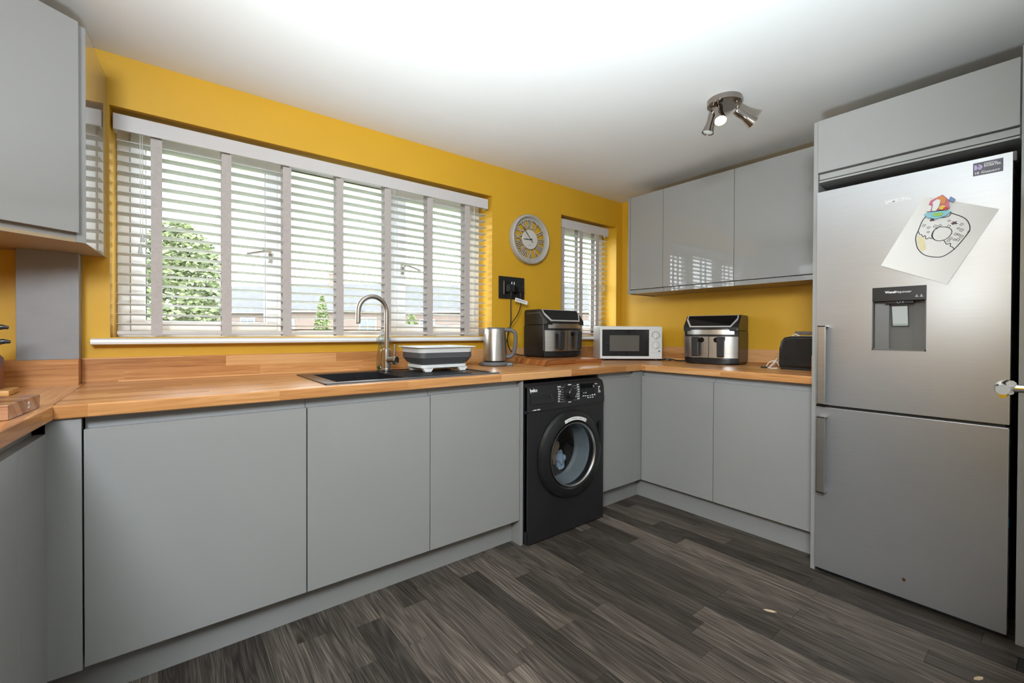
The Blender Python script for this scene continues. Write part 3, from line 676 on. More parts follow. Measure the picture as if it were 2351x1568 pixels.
def fascia(bm):
    prism(bm, [(WYF + .03, .704), (WYF - .004, .704), (WYF - .006, .72), (WYF - .002, .80), (WYF + .008, .836), (WYF + .03, WZ - .001)], WX0, WX1, 'x', .003)
    Tw(bm)
fa = part('control_panel', M['washer'], wm, fascia)
part('detergent_drawer', mat('washer_drawer', (.020, .020, .022), .35), wm, lambda bm: (box(bm, 2.128, 2.293, WYF - .009, WYF, .742, .81, .003), Tw(bm)))
part('drawer_grip', M['dark'], wm, lambda bm: (box(bm, 2.133, 2.285, WYF - .0096, WYF - .0088, .766, .792), Tw(bm)), smooth=0)
part('drawer_glint', M['steel'], wm, lambda bm: (tube(bm, spline([(2.27, WYF - .0105, .79), (2.273, WYF - .0105, .775), (2.285, WYF - .0105, .756)], 4), .0012, 5), Tw(bm)))
kn = part('programme_knob', M['black'], wm, lambda bm: (lathe(bm, [(.036, 0), (.036, .004), (.031, .006), (.029, .026), (.025, .030)], 32, aim((2.415, WYF - .003, .783), (0, -1, .05))), Tw(bm)))
part('knob_mark', M['wtext'], kn, lambda bm: (box(bm, 2.434, 2.437, WYF - .034, WYF - .032, .764, .770), Tw(bm)), smooth=0)
def legend(bm):
    yt = WYF - .0072
    for k in range(7):
        z = .823 - k * .0132; yy = yt + max(0, (z - .80)) * .28 + .0
        w_ = (.026, .012, .022, .019, .014, .013, .012)[k]
        box(bm, 2.322, 2.322 + w_, yy - .0006, yy, z, z + .0042); box(bm, 2.322, 2.366 + abs(k - 3) * -.0 + (.012 if k in (0, 6) else 0), yy - .0005, yy, z - .004, z - .0032)
        w2 = (.016, .020, .019, .015, .026, .022, .018)[k]
        box(bm, 2.493 - w2, 2.493, yy - .0006, yy, z + .001, z + .0052); box(bm, 2.452 - (.012 if k in (0, 6) else 0), 2.493, yy - .0005, yy, z - .003, z - .0022)
    box(bm, 2.405, 2.425, yt, yt + .0066, .828, .8325); box(bm, 2.402, 2.426, yt - .0006, yt, .731, .7355)
    for a, b_, w_, h in ((2.612, .81, .006, .003), (2.612, .803, .006, .003), (2.63, .818, .02, .004), (2.655, .80, .014, .005), (2.655, .792, .01, .004), (2.655, .784, .008, .004), (2.655, .776, .018, .004), (2.655, .768, .02, .004),
                        (2.52, .755, .008, .006), (2.538, .7545, .008, .005), (2.556, .754, .014, .004), (2.58, .7545, .008, .004), (2.598, .7535, .01, .008), (2.618, .7535, .01, .008), (2.528, .772, .004, .005), (2.545, .772, .005, .006), (2.56, .742, .01, .005), (2.58, .742, .01, .005), (2.60, .742, .012, .004)):
        yy = yt + max(0, (b_ - .80)) * .28
        box(bm, a, a + w_, yy - .0006, yy + .001, b_, b_ + h)
    Tw(bm)
part('printed_legend', M['wtext'], fa, legend, smooth=0)
part('display', M['gloss_black'], fa, lambda bm: (prism(bm, [(WYF - .003, .758), (WYF - .0068, .758), (WYF - .0045, .80), (WYF + .0015, .826), (WYF + .004, .826)], 2.508, 2.622, 'x'), Tw(bm)), smooth=0)
text('brand_lettering', 'beko', .026, M['wtext'], fa, WL((2.146, WYF - .0045, .818)), (R(80), 0, 0), bold=.0006)
part('brand_stroke', M['wtext'], fa, lambda bm: (prism(bm, [(2.127, .8025), (2.167, .8045), (2.163, .8075), (2.127, .8055)], WYF - .0055, WYF - .002, 'y'), Tw(bm)), smooth=0)
part('printed_marks', M['wtext'], fa, lambda bm: ([box(bm, a, a + w_, WYF - .0068, WYF - .004, .7115, .7115 + h_) for a, w_, h_ in ((2.139, .002, .004), (2.147, .004, .0055), (2.153, .005, .0045), (2.160, .004, .0055), (2.171, .005, .0055), (2.178, .005, .0055), (2.185, .007, .0045))], Tw(bm)), smooth=0)
dn = (0, -1, 0)
AX = aim((CXD, WYF, CZD), dn)
dr_ = part('door_ring', M['black'], wm, lambda bm: (lathe(bm, [(.176, .002), (.244, .002), (.246, .012), (.238, .028), (.214, .040), (.190, .040), (.176, .030), (.172, .012), (.176, .002)], 72, AX, caps=False), Tw(bm)))
part('chrome_trim', M['steel'], dr_, lambda bm: (lathe(bm, [(.172, .028), (.1745, .033), (.178, .0402), (.1755, .0405), (.172, .034), (.1705, .028), (.172, .028)], 64, AX, caps=False), Tw(bm)))
part('glass_bowl', M['wglass'], dr_, lambda bm: (lathe(bm, [(.171, .028), (.168, .014), (.158, -.03), (.145, -.07), (.12, -.088), (.0, -.095)], 48, AX, caps=False), Tw(bm)))
def lab(bm):
    i0, i1, n = R(112), R(62), 14; r0, r1 = .192, .211
    A = [bm.verts.new((CXD + r0 * math.cos(i0 + (i1 - i0) * k / n), WYF - .0409, CZD + r0 * math.sin(i0 + (i1 - i0) * k / n))) for k in range(n + 1)]
    B = [bm.verts.new((CXD + r1 * math.cos(i0 + (i1 - i0) * k / n), WYF - .0409, CZD + r1 * math.sin(i0 + (i1 - i0) * k / n))) for k in range(n + 1)]
    for k in range(n): bm.faces.new((A[k], A[k + 1], B[k + 1], B[k]))
    Tw(bm)
dst = part('door_sticker', M['paper'], dr_, lab, smooth=0)
def labm(bm):
    for a0, a1, r in ((106, 101, .2005), (97, 84, .2015), (80, 73, .2015), (71, 70, .2015), (68, 64, .2015)):
        tube(bm, [(CXD + r * math.cos(R(a)), WYF - .0412, CZD + r * math.sin(R(a))) for a in (a0, (a0 + a1) / 2, a1)], .0013, 4, flat=(1, .2, 1))
    Tw(bm)
part('printed_marks', M['greypl'], dst, labm)
part('door_catch', M['gloss_black'], dr_, lambda bm: (box(bm, CXD + .205, CXD + .236, WYF - .038, WYF - .02, CZD + .02, CZD + .16, .008), Tw(bm)))
part('door_seal', M['rubber'], wm, lambda bm: (lathe(bm, [(.174, -.006), (.168, -.03), (.172, -.06), (.160, -.10), (.165, -.12)], 48, AX, caps=False), Tw(bm)))
part('drum', M['drum'], wm, lambda bm: (lathe(bm, [(.165, -.12), (.22, -.125), (.228, -.15), (.228, -.42), (.10, -.44), (.0, -.44)], 48, AX, caps=False), [box(bm, -.02, .02, -.215, -.19, -.42, -.14, .008, M=AX @ Matrix.Rotation(a, 4, 'Z')) for a in (0, 2.094, 4.189)], Tw(bm)))
def cloth(bm, s, seed):
    random.seed(seed); bmesh.ops.create_icosphere(bm, subdivisions=3, radius=1)
    off = [Vector((random.uniform(-2, 2), random.uniform(-2, 2), random.uniform(-2, 2))) for _ in range(6)]
    for v in bm.verts:
        k = 1 + sum(.13 * math.sin(3.2 * v.co.dot(o) + i) for i, o in enumerate(off)); v.co = Vector((v.co.x * s[0] * k, v.co.y * s[1] * k, v.co.z * s[2] * k))
solo('laundry', 'crumpled tan cloth inside the washing machine drum', 'laundry', M['tan'], lambda bm: cloth(bm, (.045, .03, .075), 1), (2.44, WYF + .165, .435))
solo('laundry', 'crumpled pale blue cloth inside the washing machine drum', 'laundry', M['bluec'], lambda bm: cloth(bm, (.036, .03, .05), 2), (2.515, WYF + .17, .355), .5)
random.seed(11)

# ------------------------------------------------------------------ sink, tap and things by the sink
sk = thing('kitchen_sink', 'black composite sink with drainer set into the worktop below the window', 'sink', (1.545, -.41, WT))
def Ts(bm): bmesh.ops.translate(bm, verts=bm.verts, vec=(-1.545, .41, -WT))
X0, X1, Y0, Y1 = 1.122, 1.972, -.661, -.165
BX0, BX1, BY0, BY1 = 1.175, 1.50, -.612, -.245
part('rim', M['granite'], sk, lambda bm: (
    prism(bm, [(X0, Y0), (BX0, BY0), (BX0, BY1), (X0, Y1)], WT + .0003, WT + .006), prism(bm, [(X0, Y0), (BX1, Y0), (BX1, BY0), (BX0, BY0)], WT + .0003, WT + .006),
    prism(bm, [(X0, Y1), (BX0, BY1), (BX1, BY1), (BX1, Y1)], WT + .0003, WT + .006), Ts(bm)), smooth=20)
def drainer(bm):
    box(bm, BX1, X1, Y0, Y1, WT + .0003, WT + .003)
    box(bm, BX1, X1, Y0, Y0 + .03, WT + .003, WT + .006); box(bm, BX1, X1, Y1 - .03, Y1, WT + .003, WT + .006); box(bm, X1 - .03, X1, Y0 + .03, Y1 - .03, WT + .003, WT + .006)
    for i in range(8): box(bm, BX1 + .003, X1 - .12, -.585 + i * .042, -.577 + i * .042, WT + .003, WT + .0052)
    Ts(bm)
part('drainer', M['granite'], sk, drainer, smooth=20)
def bowl(bm):
    zb = WT - .185; t = .006
    box(bm, BX0, BX0 + t, BY0, BY1, zb, WT + .004); box(bm, BX1 - t, BX1, BY0, BY1, zb, WT + .002); box(bm, BX0, BX1, BY0, BY0 + t, zb, WT + .004); box(bm, BX0, BX1, BY1 - t, BY1, zb, WT + .004); box(bm, BX0, BX1, BY0, BY1, zb - t, zb); Ts(bm)
part('bowl', M['granite'], sk, bowl, smooth=0)
part('front_lip', M['greypl'], sk, lambda bm: (prism(bm, [(Y0 - .001, WT + .0005), (Y0 + .001, WT + .0065), (Y0 + .02, WT + .0068), (Y0 + .022, WT + .006), (Y0 + .01, WT + .001)], X0, X1, 'x'), Ts(bm)))
tp = thing('kitchen_tap', 'brushed nickel swan-neck mixer tap behind the sink bowl', 'tap', (1.552, -.215, WT + .006))
def TT(bm): bmesh.ops.translate(bm, verts=bm.verts, vec=(0, 0, 0))
part('base', M['nickel'], tp, lambda bm: lathe(bm, [(.027, 0), (.027, .008), (.0235, .011), (.0225, .013), (.0225, .085), (.021, .112), (.0145, .118)], 28))
sp = [(0, 0, .115)] + [(0, 0, z) for z in (.20, .27, .312)]
sp += [(-.077 + .077 * math.cos(a), -.012 * (1 - math.cos(a)) * .5, .312 + .077 * math.sin(a)) for a in [math.pi * i / 12 for i in range(1, 13)]] + [(-.1545, -.012, .28), (-.155, -.012, .252)]
part('spout', M['nickel'], tp, lambda bm: tube(bm, sp, .0125, 18))
part('aerator', M['greypl'], tp, lambda bm: cyl(bm, (-.155, -.012, .2516), (-.155, -.012, .246), .0095, n=16))
vb = part('valve_body', M['nickel'], tp, lambda bm: (cyl(bm, (0, 0, .055), (.030, -.046, .055), .020, n=28), cyl(bm, (.0303, -.0465, .055), (.0345, -.053, .055), .0225, .021, n=28)))
part('lever', M['nickel'], tp, lambda bm: tube(bm, [(.026, -.036, .068), (.028, -.037, .09), (.029, -.037, .14)], .0055, 12))
bt = thing('washing_up_bottle', 'clear washing-up liquid bottle with green remnant behind the tap', 'bottle', (1.575, -.120, WT + .0005))
part('bottle', M['tub_clear'], bt, lambda bm: lathe(bm, [(.0, 0.001), (.036, .001), (.040, .008), (.041, .05), (.038, .085), (.034, .115), (.031, .13), (.036, .148), (.041, .165), (.040, .178), (.028, .192), (.014, .198), (.013, .203)], 28, Matrix.Diagonal((1, .62, 1, 1)), caps=False))
part('liquid', M['green'], bt, lambda bm: lathe(bm, [(.034, .003), (.0375, .009), (.038, .024)], 24, Matrix.Diagonal((1, .6, 1, 1))))
part('cap', M['clear'], bt, lambda bm: lathe(bm, [(.016, .2035), (.016, .213), (.009, .217), (.007, .228), (.0, .229)], 16))
def lbl(bm, x0, x1, z0, z1): box(bm, x0, x1, -.0268, -.0260, z0, z1)
part('label', M['paper'], bt, lambda bm: lbl(bm, -.006, .010, .028, .11), smooth=0); part('label_patch', M['yel'], bt, lambda bm: box(bm, -.004, .009, -.0275, -.0269, .062, .086), smooth=0)
part('label_patch', M['red'], bt, lambda bm: box(bm, -.002, .010, -.0275, -.0269, .09, .112), smooth=0); part('label_patch', M['ink'], bt, lambda bm: box(bm, -.005, .004, -.0275, -.0269, .032, .046), smooth=0)

tb = thing('washing_up_tub', 'collapsible white and grey washing-up tub standing on the sink drainer', 'tub', (1.79, -.335, WT + .0062))
def rr_loft(bm, levels, cap0=True, cap1=False, r=.035):
    rings = []
    for hx, hy, z in levels: rings.append([bm.verts.new((a, b_, z)) for a, b_ in rrect(-hx, hx, -hy, hy, min(r, hx * .4), 5)])
    n = len(rings[0])
    for A, B in zip(rings, rings[1:]):
        for i in range(n): bm.faces.new((A[i], A[(i + 1) % n], B[(i + 1) % n], B[i]))
    if cap0: bm.faces.new(rings[0])
    if cap1: bm.faces.new(rings[-1])
part('rim', M['white'], tb, lambda bm: rr_loft(bm, [(.158, .118, .098), (.164, .124, .122), (.178, .138, .126), (.178, .138, .130), (.163, .123, .129), (.150, .112, .095)], False))
part('collar', M['greyrub'], tb, lambda bm: rr_loft(bm, [(.128, .09, .034), (.134, .096, .043), (.142, .102, .045), (.156, .116, .068), (.159, .119, .072), (.159, .119, .099), (.151, .112, .098), (.12, .085, .036)], False))
part('base', M['white'], tb, lambda bm: rr_loft(bm, [(.124, .086, .018), (.138, .10, .020), (.139, .101, .034), (.133, .096, .036), (.12, .085, .036)], True, True))
for sx in (-1, 1):
    for sy in (-1, 1):
        part('foot', M['white'], tb, lambda bm: prism(bm, [(-.03, .019), (-.016, 0), (.016, 0), (.03, .019)], -.012, .012, 'y', M=Matrix.Translation((sx * .103, sy * .084, 0))), smooth=0)

kt = thing('electric_kettle', 'brushed steel kettle with grey handle on its power base', 'kettle', (2.272, -.205, WT), R(-38))
part('power_base', M['greypl'], kt, lambda bm: (lathe(bm, [(.084, 0), (.094, .006), (.095, .018), (.086, .025), (.0, .026)], 36), box(bm, .04, .115, -.05, .05, 0, .020, .006)))
part('body', M['steel'], kt, lambda bm: lathe(bm, [(.070, .030), (.0765, .034), (.0765, .05), (.074, .12), (.070, .19), (.067, .228), (.065, .232), (.0, .232)], 48))
part('foot_ring', M['black'], kt, lambda bm: lathe(bm, [(.066, .0265), (.066, .031)], 36))
part('lid', M['greypl'], kt, lambda bm: lathe(bm, [(.062, .2325), (.06, .24), (.03, .243), (.0, .243)], 32))
part('spout', M['steel'], kt, lambda bm: prism(bm, [(-.062, -.026), (-.104, -.006), (-.104, .006), (-.062, .026)], .195, .232, 'z'))
hp = spline([(.062, 0, .225), (.095, 0, .226), (.125, 0, .212), (.132, 0, .18), (.128, 0, .12), (.118, 0, .078), (.098, 0, .058), (.074, 0, .056)], 5)
part('handle', M['greypl'], kt, lambda bm: tube(bm, hp, .0125, 12, flat=(1, 1.25, 1)))
part('lid_button', M['black'], kt, lambda bm: box(bm, .075, .10, -.01, .01, .235, .243, .003))

cbd = solo('chopping_board', 'thick oak chopping board under the air fryer by the socket', 'board', M['board'], lambda bm: box(bm, -.232, .232, -.18, .18, 0, .0375, .003), (2.765 - .03, -.305, WT + .0003), R(-5))

def airfryer(label, loc, rz):
    a = thing('air_fryer', label, 'air fryer', loc, rz, 'matching twin-drawer air fryers'); del a['group']
    w2, d2, h = .178, .118, .335
    def plan(s=1, f=1.0, bulge=.028):   # front faces -y
        pts = [(-w2 * s, d2), (-w2 * s, -d2 + .035)]
        for i in range(11):
            t = -1 + i / 5; pts.append((w2 * s * .985 * t, -d2 - bulge * f * (1 - t * t) + .016 * abs(t) ** 6))
        pts += [(w2 * s, -d2 + .035), (w2 * s, d2)]; return pts
    part('body', M['black'], a, lambda bm: prism(bm, plan(1, .6), .012, .225, 'z', .006))
    part('base', M['black'], a, lambda bm: (prism(bm, plan(.98, .8), .004, .045, 'z', .008), [box(bm, x_ - .015, x_ + .015, y_ - .015, y_ + .015, 0, .006) for x_ in (-.13, .13) for y_ in (-.085, .09)]))
    # upper shell: flat top, sloping front
    prof = [(d2, .226), (d2, h - .012), (d2 - .012, h), (-d2 + .075, h), (-d2 + .055, h - .004), (-d2 - .006, .256), (-d2 - .014, .243), (-d2 - .014, .226)]
    part('upper_shell', M['black'], a, lambda bm: prism(bm, prof, -w2, w2, 'x', .008))
    def slope(z): t = (z - .256) / (h - .004 - .256); return -d2 - .006 + t * .061
    def panel(off, inset, m_, nm, p_):
        z0, z1 = .250 + inset, h - .004 - inset * .4
        def f(bm):
            pts = [(-w2 + .012 + inset, z1), (-w2 + .010 + inset, z0 + .05), (-w2 + .045 + inset * .7, z0), (w2 - .045 - inset * .7, z0), (w2 - .010 - inset, z0 + .05), (w2 - .012 - inset, z1)]
            nrm_ = Vector((0, -.79, .61)); A = [bm.verts.new(Vector((x_, slope(z_), z_)) + nrm_ * off) for x_, z_ in pts]; B = [bm.verts.new(Vector((x_, slope(z_), z_)) - nrm_ * .004) for x_, z_ in pts]
            bm.faces.new(A); bm.faces.new(B)
            for i in range(6): bm.faces.new((A[i], A[(i + 1) % 6], B[(i + 1) % 6], B[i]))
        return part(nm, m_, p_, f, smooth=0)
    panel(.0035, 0, M['trim'], 'silver_trim', a); panel(.0045, .0085, M['gloss_black'], 'control_glass', a)
    part('side_moulding', M['greypl'], a, lambda bm: tube(bm, [(-w2 - .0005, d2 - .03, .31), (-w2 - .0005, -d2 + .06, .31), (-w2 - .0005, -d2 + .02, .26), (-w2 - .0005, -d2 + .02, .05)], .0022, 6))
    def band(bm, x0, x1, z0, z1, off):
        n = 10; A, B = [], []
        for i in range(n + 1):
            x_ = x0 + (x1 - x0) * i / n; t = x_ / (w2 * .985); y_ = -d2 - .026 * (1 - t * t) - off + .012 * abs(t) ** 6
            A.append((bm.verts.new((x_, y_, z0)), bm.verts.new((x_, y_, z1)))); B.append((bm.verts.new((x_, y_ + .014, z0)), bm.verts.new((x_, y_ + .014, z1))))
        for i in range(n):
            bm.faces.new((A[i][0], A[i + 1][0], A[i + 1][1], A[i][1])); bm.faces.new((B[i][0], B[i][1], B[i + 1][1], B[i + 1][0]))
            bm.faces.new((A[i][1], A[i + 1][1], B[i + 1][1], B[i][1])); bm.faces.new((A[i][0], B[i][0], B[i + 1][0], A[i + 1][0]))
        for k in (0, n): bm.faces.new((A[k][0], A[k][1], B[k][1], B[k][0]))
    part('fascia', M['black'], a, lambda bm: band(bm, -w2 * .97, w2 * .97, .19, .245, .001))
    part('steel_band', M['steel'], a, lambda bm: band(bm, -w2 * .86, w2 * .86, .202, .234, .003))
    for s in (-1, 1):
        x0, x1 = sorted((s * .002, s * w2 * .975))
        d = part('drawer', M['steel'], a, lambda bm: band(bm, x0, x1, .045, .188, .004))
        hx = s * .082
        def hnd(bm):
            prism(bm, [(-d2 - .022, .187), (-d2 - .062, .187), (-d2 - .070, .178), (-d2 - .066, .06), (-d2 - .056, .052), (-d2 - .050, .06), (-d2 - .052, .155), (-d2 - .045, .166), (-d2 - .022, .166)], hx - .021, hx + .021, 'x', .003)
        part('handle', M['handle'], d, hnd)
        part('handle_shade_disc', M['gloss_black'], d, lambda bm: lathe(bm, [(.019, 0), (.017, .004), (.0, .0045)], 20, aim((hx + s * -.035 if s > 0 else hx + .035, -d2 - .026, .165), (0, -1, 0))))  # black disc standing in for the round shadow near the handle top
    return a
airfryer('black and steel air fryer standing on the chopping board', (2.835, -.152, WT + .0385), R(-2))
airfryer('black and steel air fryer on the worktop beside the toaster', (3.652, -.935, WT), R(-80))

mw = thing('microwave_oven', 'white microwave with a black door in the worktop corner', 'microwave', (3.41 + .62 * .145, -.405 + .784 * .145, WT), -.6688)
w2, d2, h = .237, .143, .262
part('body', M['white'], mw, lambda bm: box(bm, -w2, w2, -d2 + .022, d2, .01, h, .006))
fp = part('front_frame', M['white'], mw, lambda bm: (box(bm, -w2, w2, -d2 + .004, -d2 + .0215, .012, h - .002, .005)))
part('door_glass', M['gloss_black'], mw, lambda bm: box(bm, -w2 + .016, .135, -d2 - .001, -d2 + .0035, .034, h - .026, .002))
part('door_window', M['mwin'], mw, lambda bm: box(bm, -w2 + .072, .06, -d2 - .0016, -d2 - .0011, .072, h - .07), smooth=0)
for z, nm, r in ((.19, 'timer_dial', .024), (.115, 'power_dial', .022)):
    k = part(nm, M['white'], mw, lambda bm: lathe(bm, [(r, 0), (r * .95, .012), (.0, .013)], 28, aim((.187, -d2 + .0035, z), (0, -1, 0))))
    part('dial_grip', M['white'], k, lambda bm: box(bm, .1835, .1905, -d2 - .018, -d2 - .008, z - r * .85, z + r * .85, .002))
def ticks(bm):
    for i in range(21):
        a = R(-35 + 250 * i / 20); c, s = math.cos(a), math.sin(a)
        box(bm, -.0008, .0008, -.0004, .0, .028, .034, M=Matrix.Translation((.187, -d2 + .0036, .115)) @ Matrix.Rotation(a - math.pi / 2, 4, 'Y'))
    tube(bm, [(.187 + .030 * math.cos(R(a)), -d2 + .0034, .19 + .030 * math.sin(R(a))) for a in range(-20, 201, 10)], .0018, 5)
    box(bm, .145, .23, -d2 + .0034, -d2 + .0038, .06, .0606); box(bm, .153, .157, -d2 + .0032, -d2 + .0038, .084, .088); box(bm, .205, .222, -d2 + .0032, -d2 + .0038, .068, .076)
part('dial_markings', M['greypl'], mw, ticks, smooth=0)
for sx in (-1, 1):
    for sy in (-1, 1): part('foot', M['black'], mw, lambda bm: cyl(bm, (sx * .2, sy * .11, 0), (sx * .2, sy * .11, .0105), .012, n=12))

ts = thing('toaster', 'black toaster with a top warming rack beside the fridge tower', 'toaster', (3.552, -1.538, WT))
part('body', M['toast'], ts, lambda bm: prism(bm, [(-.13, .012), (.13, .012), (.133, .03), (.131, .12), (.122, .165), (.105, .187), (.075, .194), (-.075, .194), (-.105, .187), (-.122, .165), (-.131, .12), (-.133, .03)], -.085, .085, 'x', .014, 3))
part('base', M['black'], ts, lambda bm: box(bm, -.075, .075, -.125, .125, 0, .014, .004))
part('top_plate', M['steel'], ts, lambda bm: box(bm, -.055, .055, -.095, .095, .1945, .1965), smooth=0)
for s in (-.022, .022): part('slot', M['dark'], ts, lambda bm: box(bm, s - .013, s + .013, -.085, .085, .1966, .1972), smooth=0)
def rack(bm):
    box(bm, -.035, .035, -.12, .065, .203, .2235, .002)
    for k in range(2): box(bm, -.0358, -.0345, -.02 + k * .024, -.004 + k * .024, .207, .2195)
part('warming_rack', mat('worn_grey_metal', (.16, .14, .12), .4, .7, var=.3, vscale=60), ts, rack)
for y_ in (.055, -.045): part('rack_leg', M['white'], ts, lambda bm: tube(bm, [(-.05, y_ + .016, .196), (-.05, y_, .208), (-.05, y_ - .02, .197)], .0028, 6))
part('lever', M['chrome'], ts, lambda bm: box(bm, -.028, .028, .134, .152, .128, .136, .003))
solo('charging_cable', 'looped white cable lying beside the toaster', 'cable', M['white'], lambda bm: tube(bm, spline([(3.52, -1.395, .925), (3.51, -1.375, .955), (3.50, -1.345, .950), (3.505, -1.325, .9165), (3.52, -1.335, .9165), (3.54, -1.36, .94), (3.52, -1.38, .975), (3.50, -1.372, .95), (3.49, -1.35, .9165), (3.50, -1.39, .9165)], 6), .0024, 6))
solo('cable_plug', 'small black cable plug lying beside the toaster', 'plug', M['black'], lambda bm: (box(bm, 3.485, 3.50, -1.335, -1.30, WT + .0003, WT + .010, .003)))
solo('appliance_cable', 'black cable bunched between the microwave and the air fryer', 'cable', M['black'], lambda bm: tube(bm, spline([(3.655, -.47, .918), (3.63, -.53, .918), (3.66, -.57, .926), (3.62, -.60, .919), (3.60, -.56, .930), (3.63, -.62, .924), (3.62, -.66, .918), (3.65, -.70, .918), (3.64, -.74, .918)], 6), .0045, 8))

# ------------------------------------------------------------------ clock and socket
ck = thing('wall_clock', 'round pale grey skeleton clock with Roman numerals on the yellow wall', 'clock', (2.722, -.001, 1.803))
AXc = aim((0, 0, 0), (0, -1, 0))
part('outer_frame', M['clock'], ck, lambda bm: lathe(bm, [(.160, .004), (.181, .002), (.183, .015), (.178, .036), (.168, .042), (.160, .036), (.154, .020), (.152, .008), (.160, .004)], 72, AXc, caps=False))
part('inner_ring', M['clock'], ck, lambda bm: lathe(bm, [(.140, .012), (.153, .012), (.153, .018), (.140, .018), (.140, .012)], 64, AXc, caps=False))
fc = part('centre_dial', M['face'], ck, lambda bm: lathe(bm, [(.072, .010), (.072, .019), (.068, .022), (.0, .022)], 48, AXc))
for i, s in enumerate(['XII', 'I', 'II', 'III', 'IIII', 'V', 'VI', 'VII', 'VIII', 'IX', 'X', 'XI']):
    a = R(90 - 30 * i); r = .1065
    m_ = bpy.data.curves.new('numeral', 'FONT'); m_.body = s; m_.size = .096; m_.align_x = 'CENTER'; m_.align_y = 'CENTER'; m_.extrude = .003; m_.resolution_u = 2
    t = bpy.data.objects.new('numeral', m_); me = bpy.data.meshes.new_from_object(t); bpy.data.objects.remove(t); me.materials.clear(); me.materials.append(M['clock'])
    o = link(bpy.data.objects.new('numeral', me), ck)
    o.matrix_local = Matrix.Translation((r * math.cos(a), -.015, r * math.sin(a))) @ Matrix.Rotation(math.pi / 2, 4, 'X') @ Matrix.Rotation(a - math.pi / 2, 4, 'Z') @ Matrix.Diagonal((.52 if len(s) > 2 else .6, 1, 1, 1))
def hnd(ang, L, w_, back, y):
    a = R(90 - ang); d = Vector((math.cos(a), 0, math.sin(a))); n_ = Vector((-math.sin(a), 0, math.cos(a)))
    def f(bm):
        pts = [-d * back + n_ * w_ * .9, -d * back - n_ * w_ * .9, -n_ * w_ * .4, d * L * .5 - n_ * w_, d * L, d * L * .5 + n_ * w_, n_ * w_ * .4]
        A = [bm.verts.new(p + Vector((0, y, 0))) for p in pts]; B = [bm.verts.new(p + Vector((0, y - .0012, 0))) for p in pts]; k = len(pts)
        bm.faces.new(A); bm.faces.new(B)
        for i in range(k): bm.faces.new((A[i], A[(i + 1) % k], B[(i + 1) % k], B[i]))
    return f
part('hour_hand', M['ink'], ck, hnd(266, .075, .0035, .018, -.025), smooth=0); part('minute_hand', M['ink'], ck, hnd(317, .142, .003, .028, -.028), smooth=0)
part('pivot', M['ink'], ck, lambda bm: cyl(bm, (0, -.022, 0), (0, -.031, 0), .006, n=16))
part('maker_mark', M['greypl'], ck, lambda bm: [box(bm, -.016 + k * .005, -.0125 + k * .005, -.0224, -.0218, -.046, -.043) for k in range(5)], smooth=0)

sc = thing('double_socket', 'black double wall socket with two black plugs above the kettle', 'socket', (2.564, -.0005, 1.4395))
part('plate', M['black'], sc, lambda bm: box(bm, -.1145, .1145, -.010, 0, -.0785, .0785, .003))
part('insert', M['gloss_black'], sc, lambda bm: box(bm, -.072, .085, -.013, -.010, -.045, .045, .002))
part('brass_edge', mat('brass_edge', (.55, .42, .22), .35, .8), sc, lambda bm: box(bm, -.0755, -.0715, -.013, -.0101, -.047, .047), smooth=0)
for x_ in (-.010, .012): part('switch', M['wtext'], sc, lambda bm: box(bm, x_, x_ + .007, -.0155, -.013, .022, .043, .001))
for i, (x_, lb) in enumerate(((-.036, 'black plug on the kettle side of the double socket'), (.050, 'black plug on the air fryer side of the double socket'))):
    solo('plug', lb, 'plug', M['black'], lambda bm: (box(bm, -.026, .026, -.044, -.0005, -.030, .026, .008), cyl(bm, (0, -.03, -.026), (0, -.03, -.062), .008, .005, n=12)), (2.564 + x_, -.0135, 1.435))
solo('cable_tag', 'white paper tag wrapped round the plug cable below the socket', 'tag', M['paper'], lambda bm: (box(bm, -.055, .055, -.0006, .0006, -.013, .013, M=Matrix.Rotation(R(12), 4, 'Y')),), (2.612, -.056, 1.345), R(-4), smooth=0)
part('handwriting', M['ink'], bpy.data.objects['cable_tag'], lambda bm: [tube(bm, [(x_ + dx * a, -.0009, -x_ * .2126 + dz * a) for dx, dz, a in ((-.002, .005, 1), (.002, -.004, 1), (.003, .005, 1))], .0009, 4) for x_ in (-.044, -.034, -.026, -.018, -.010, 0, .010, .020, .030)])
solo('power_cable', 'black cable hanging from the socket to the kettle base', 'cable', M['black'], lambda bm: tube(bm, spline([(2.528, -.0435, 1.372), (2.532, -.036, 1.30), (2.535, -.03, 1.18), (2.500, -.03, 1.06), (2.47, -.04, .97), (2.44, -.07, .9185), (2.38, -.06, .9185), (2.30, -.055, .9185), (2.235, -.09, .9185), (2.208, -.118, .920)], 6), .0036, 8))
solo('power_cable', 'black cable looping from the socket to the air fryer on the board', 'cable', M['black'], lambda bm: tube(bm, spline([(2.614, -.0435, 1.372), (2.612, -.050, 1.32), (2.575, -.06, 1.25), (2.505, -.068, 1.17), (2.475, -.072, 1.09), (2.495, -.072, 1.01), (2.555, -.06, .975), (2.61, -.065, .962), (2.65, -.065, .96)], 6), .0036, 8))

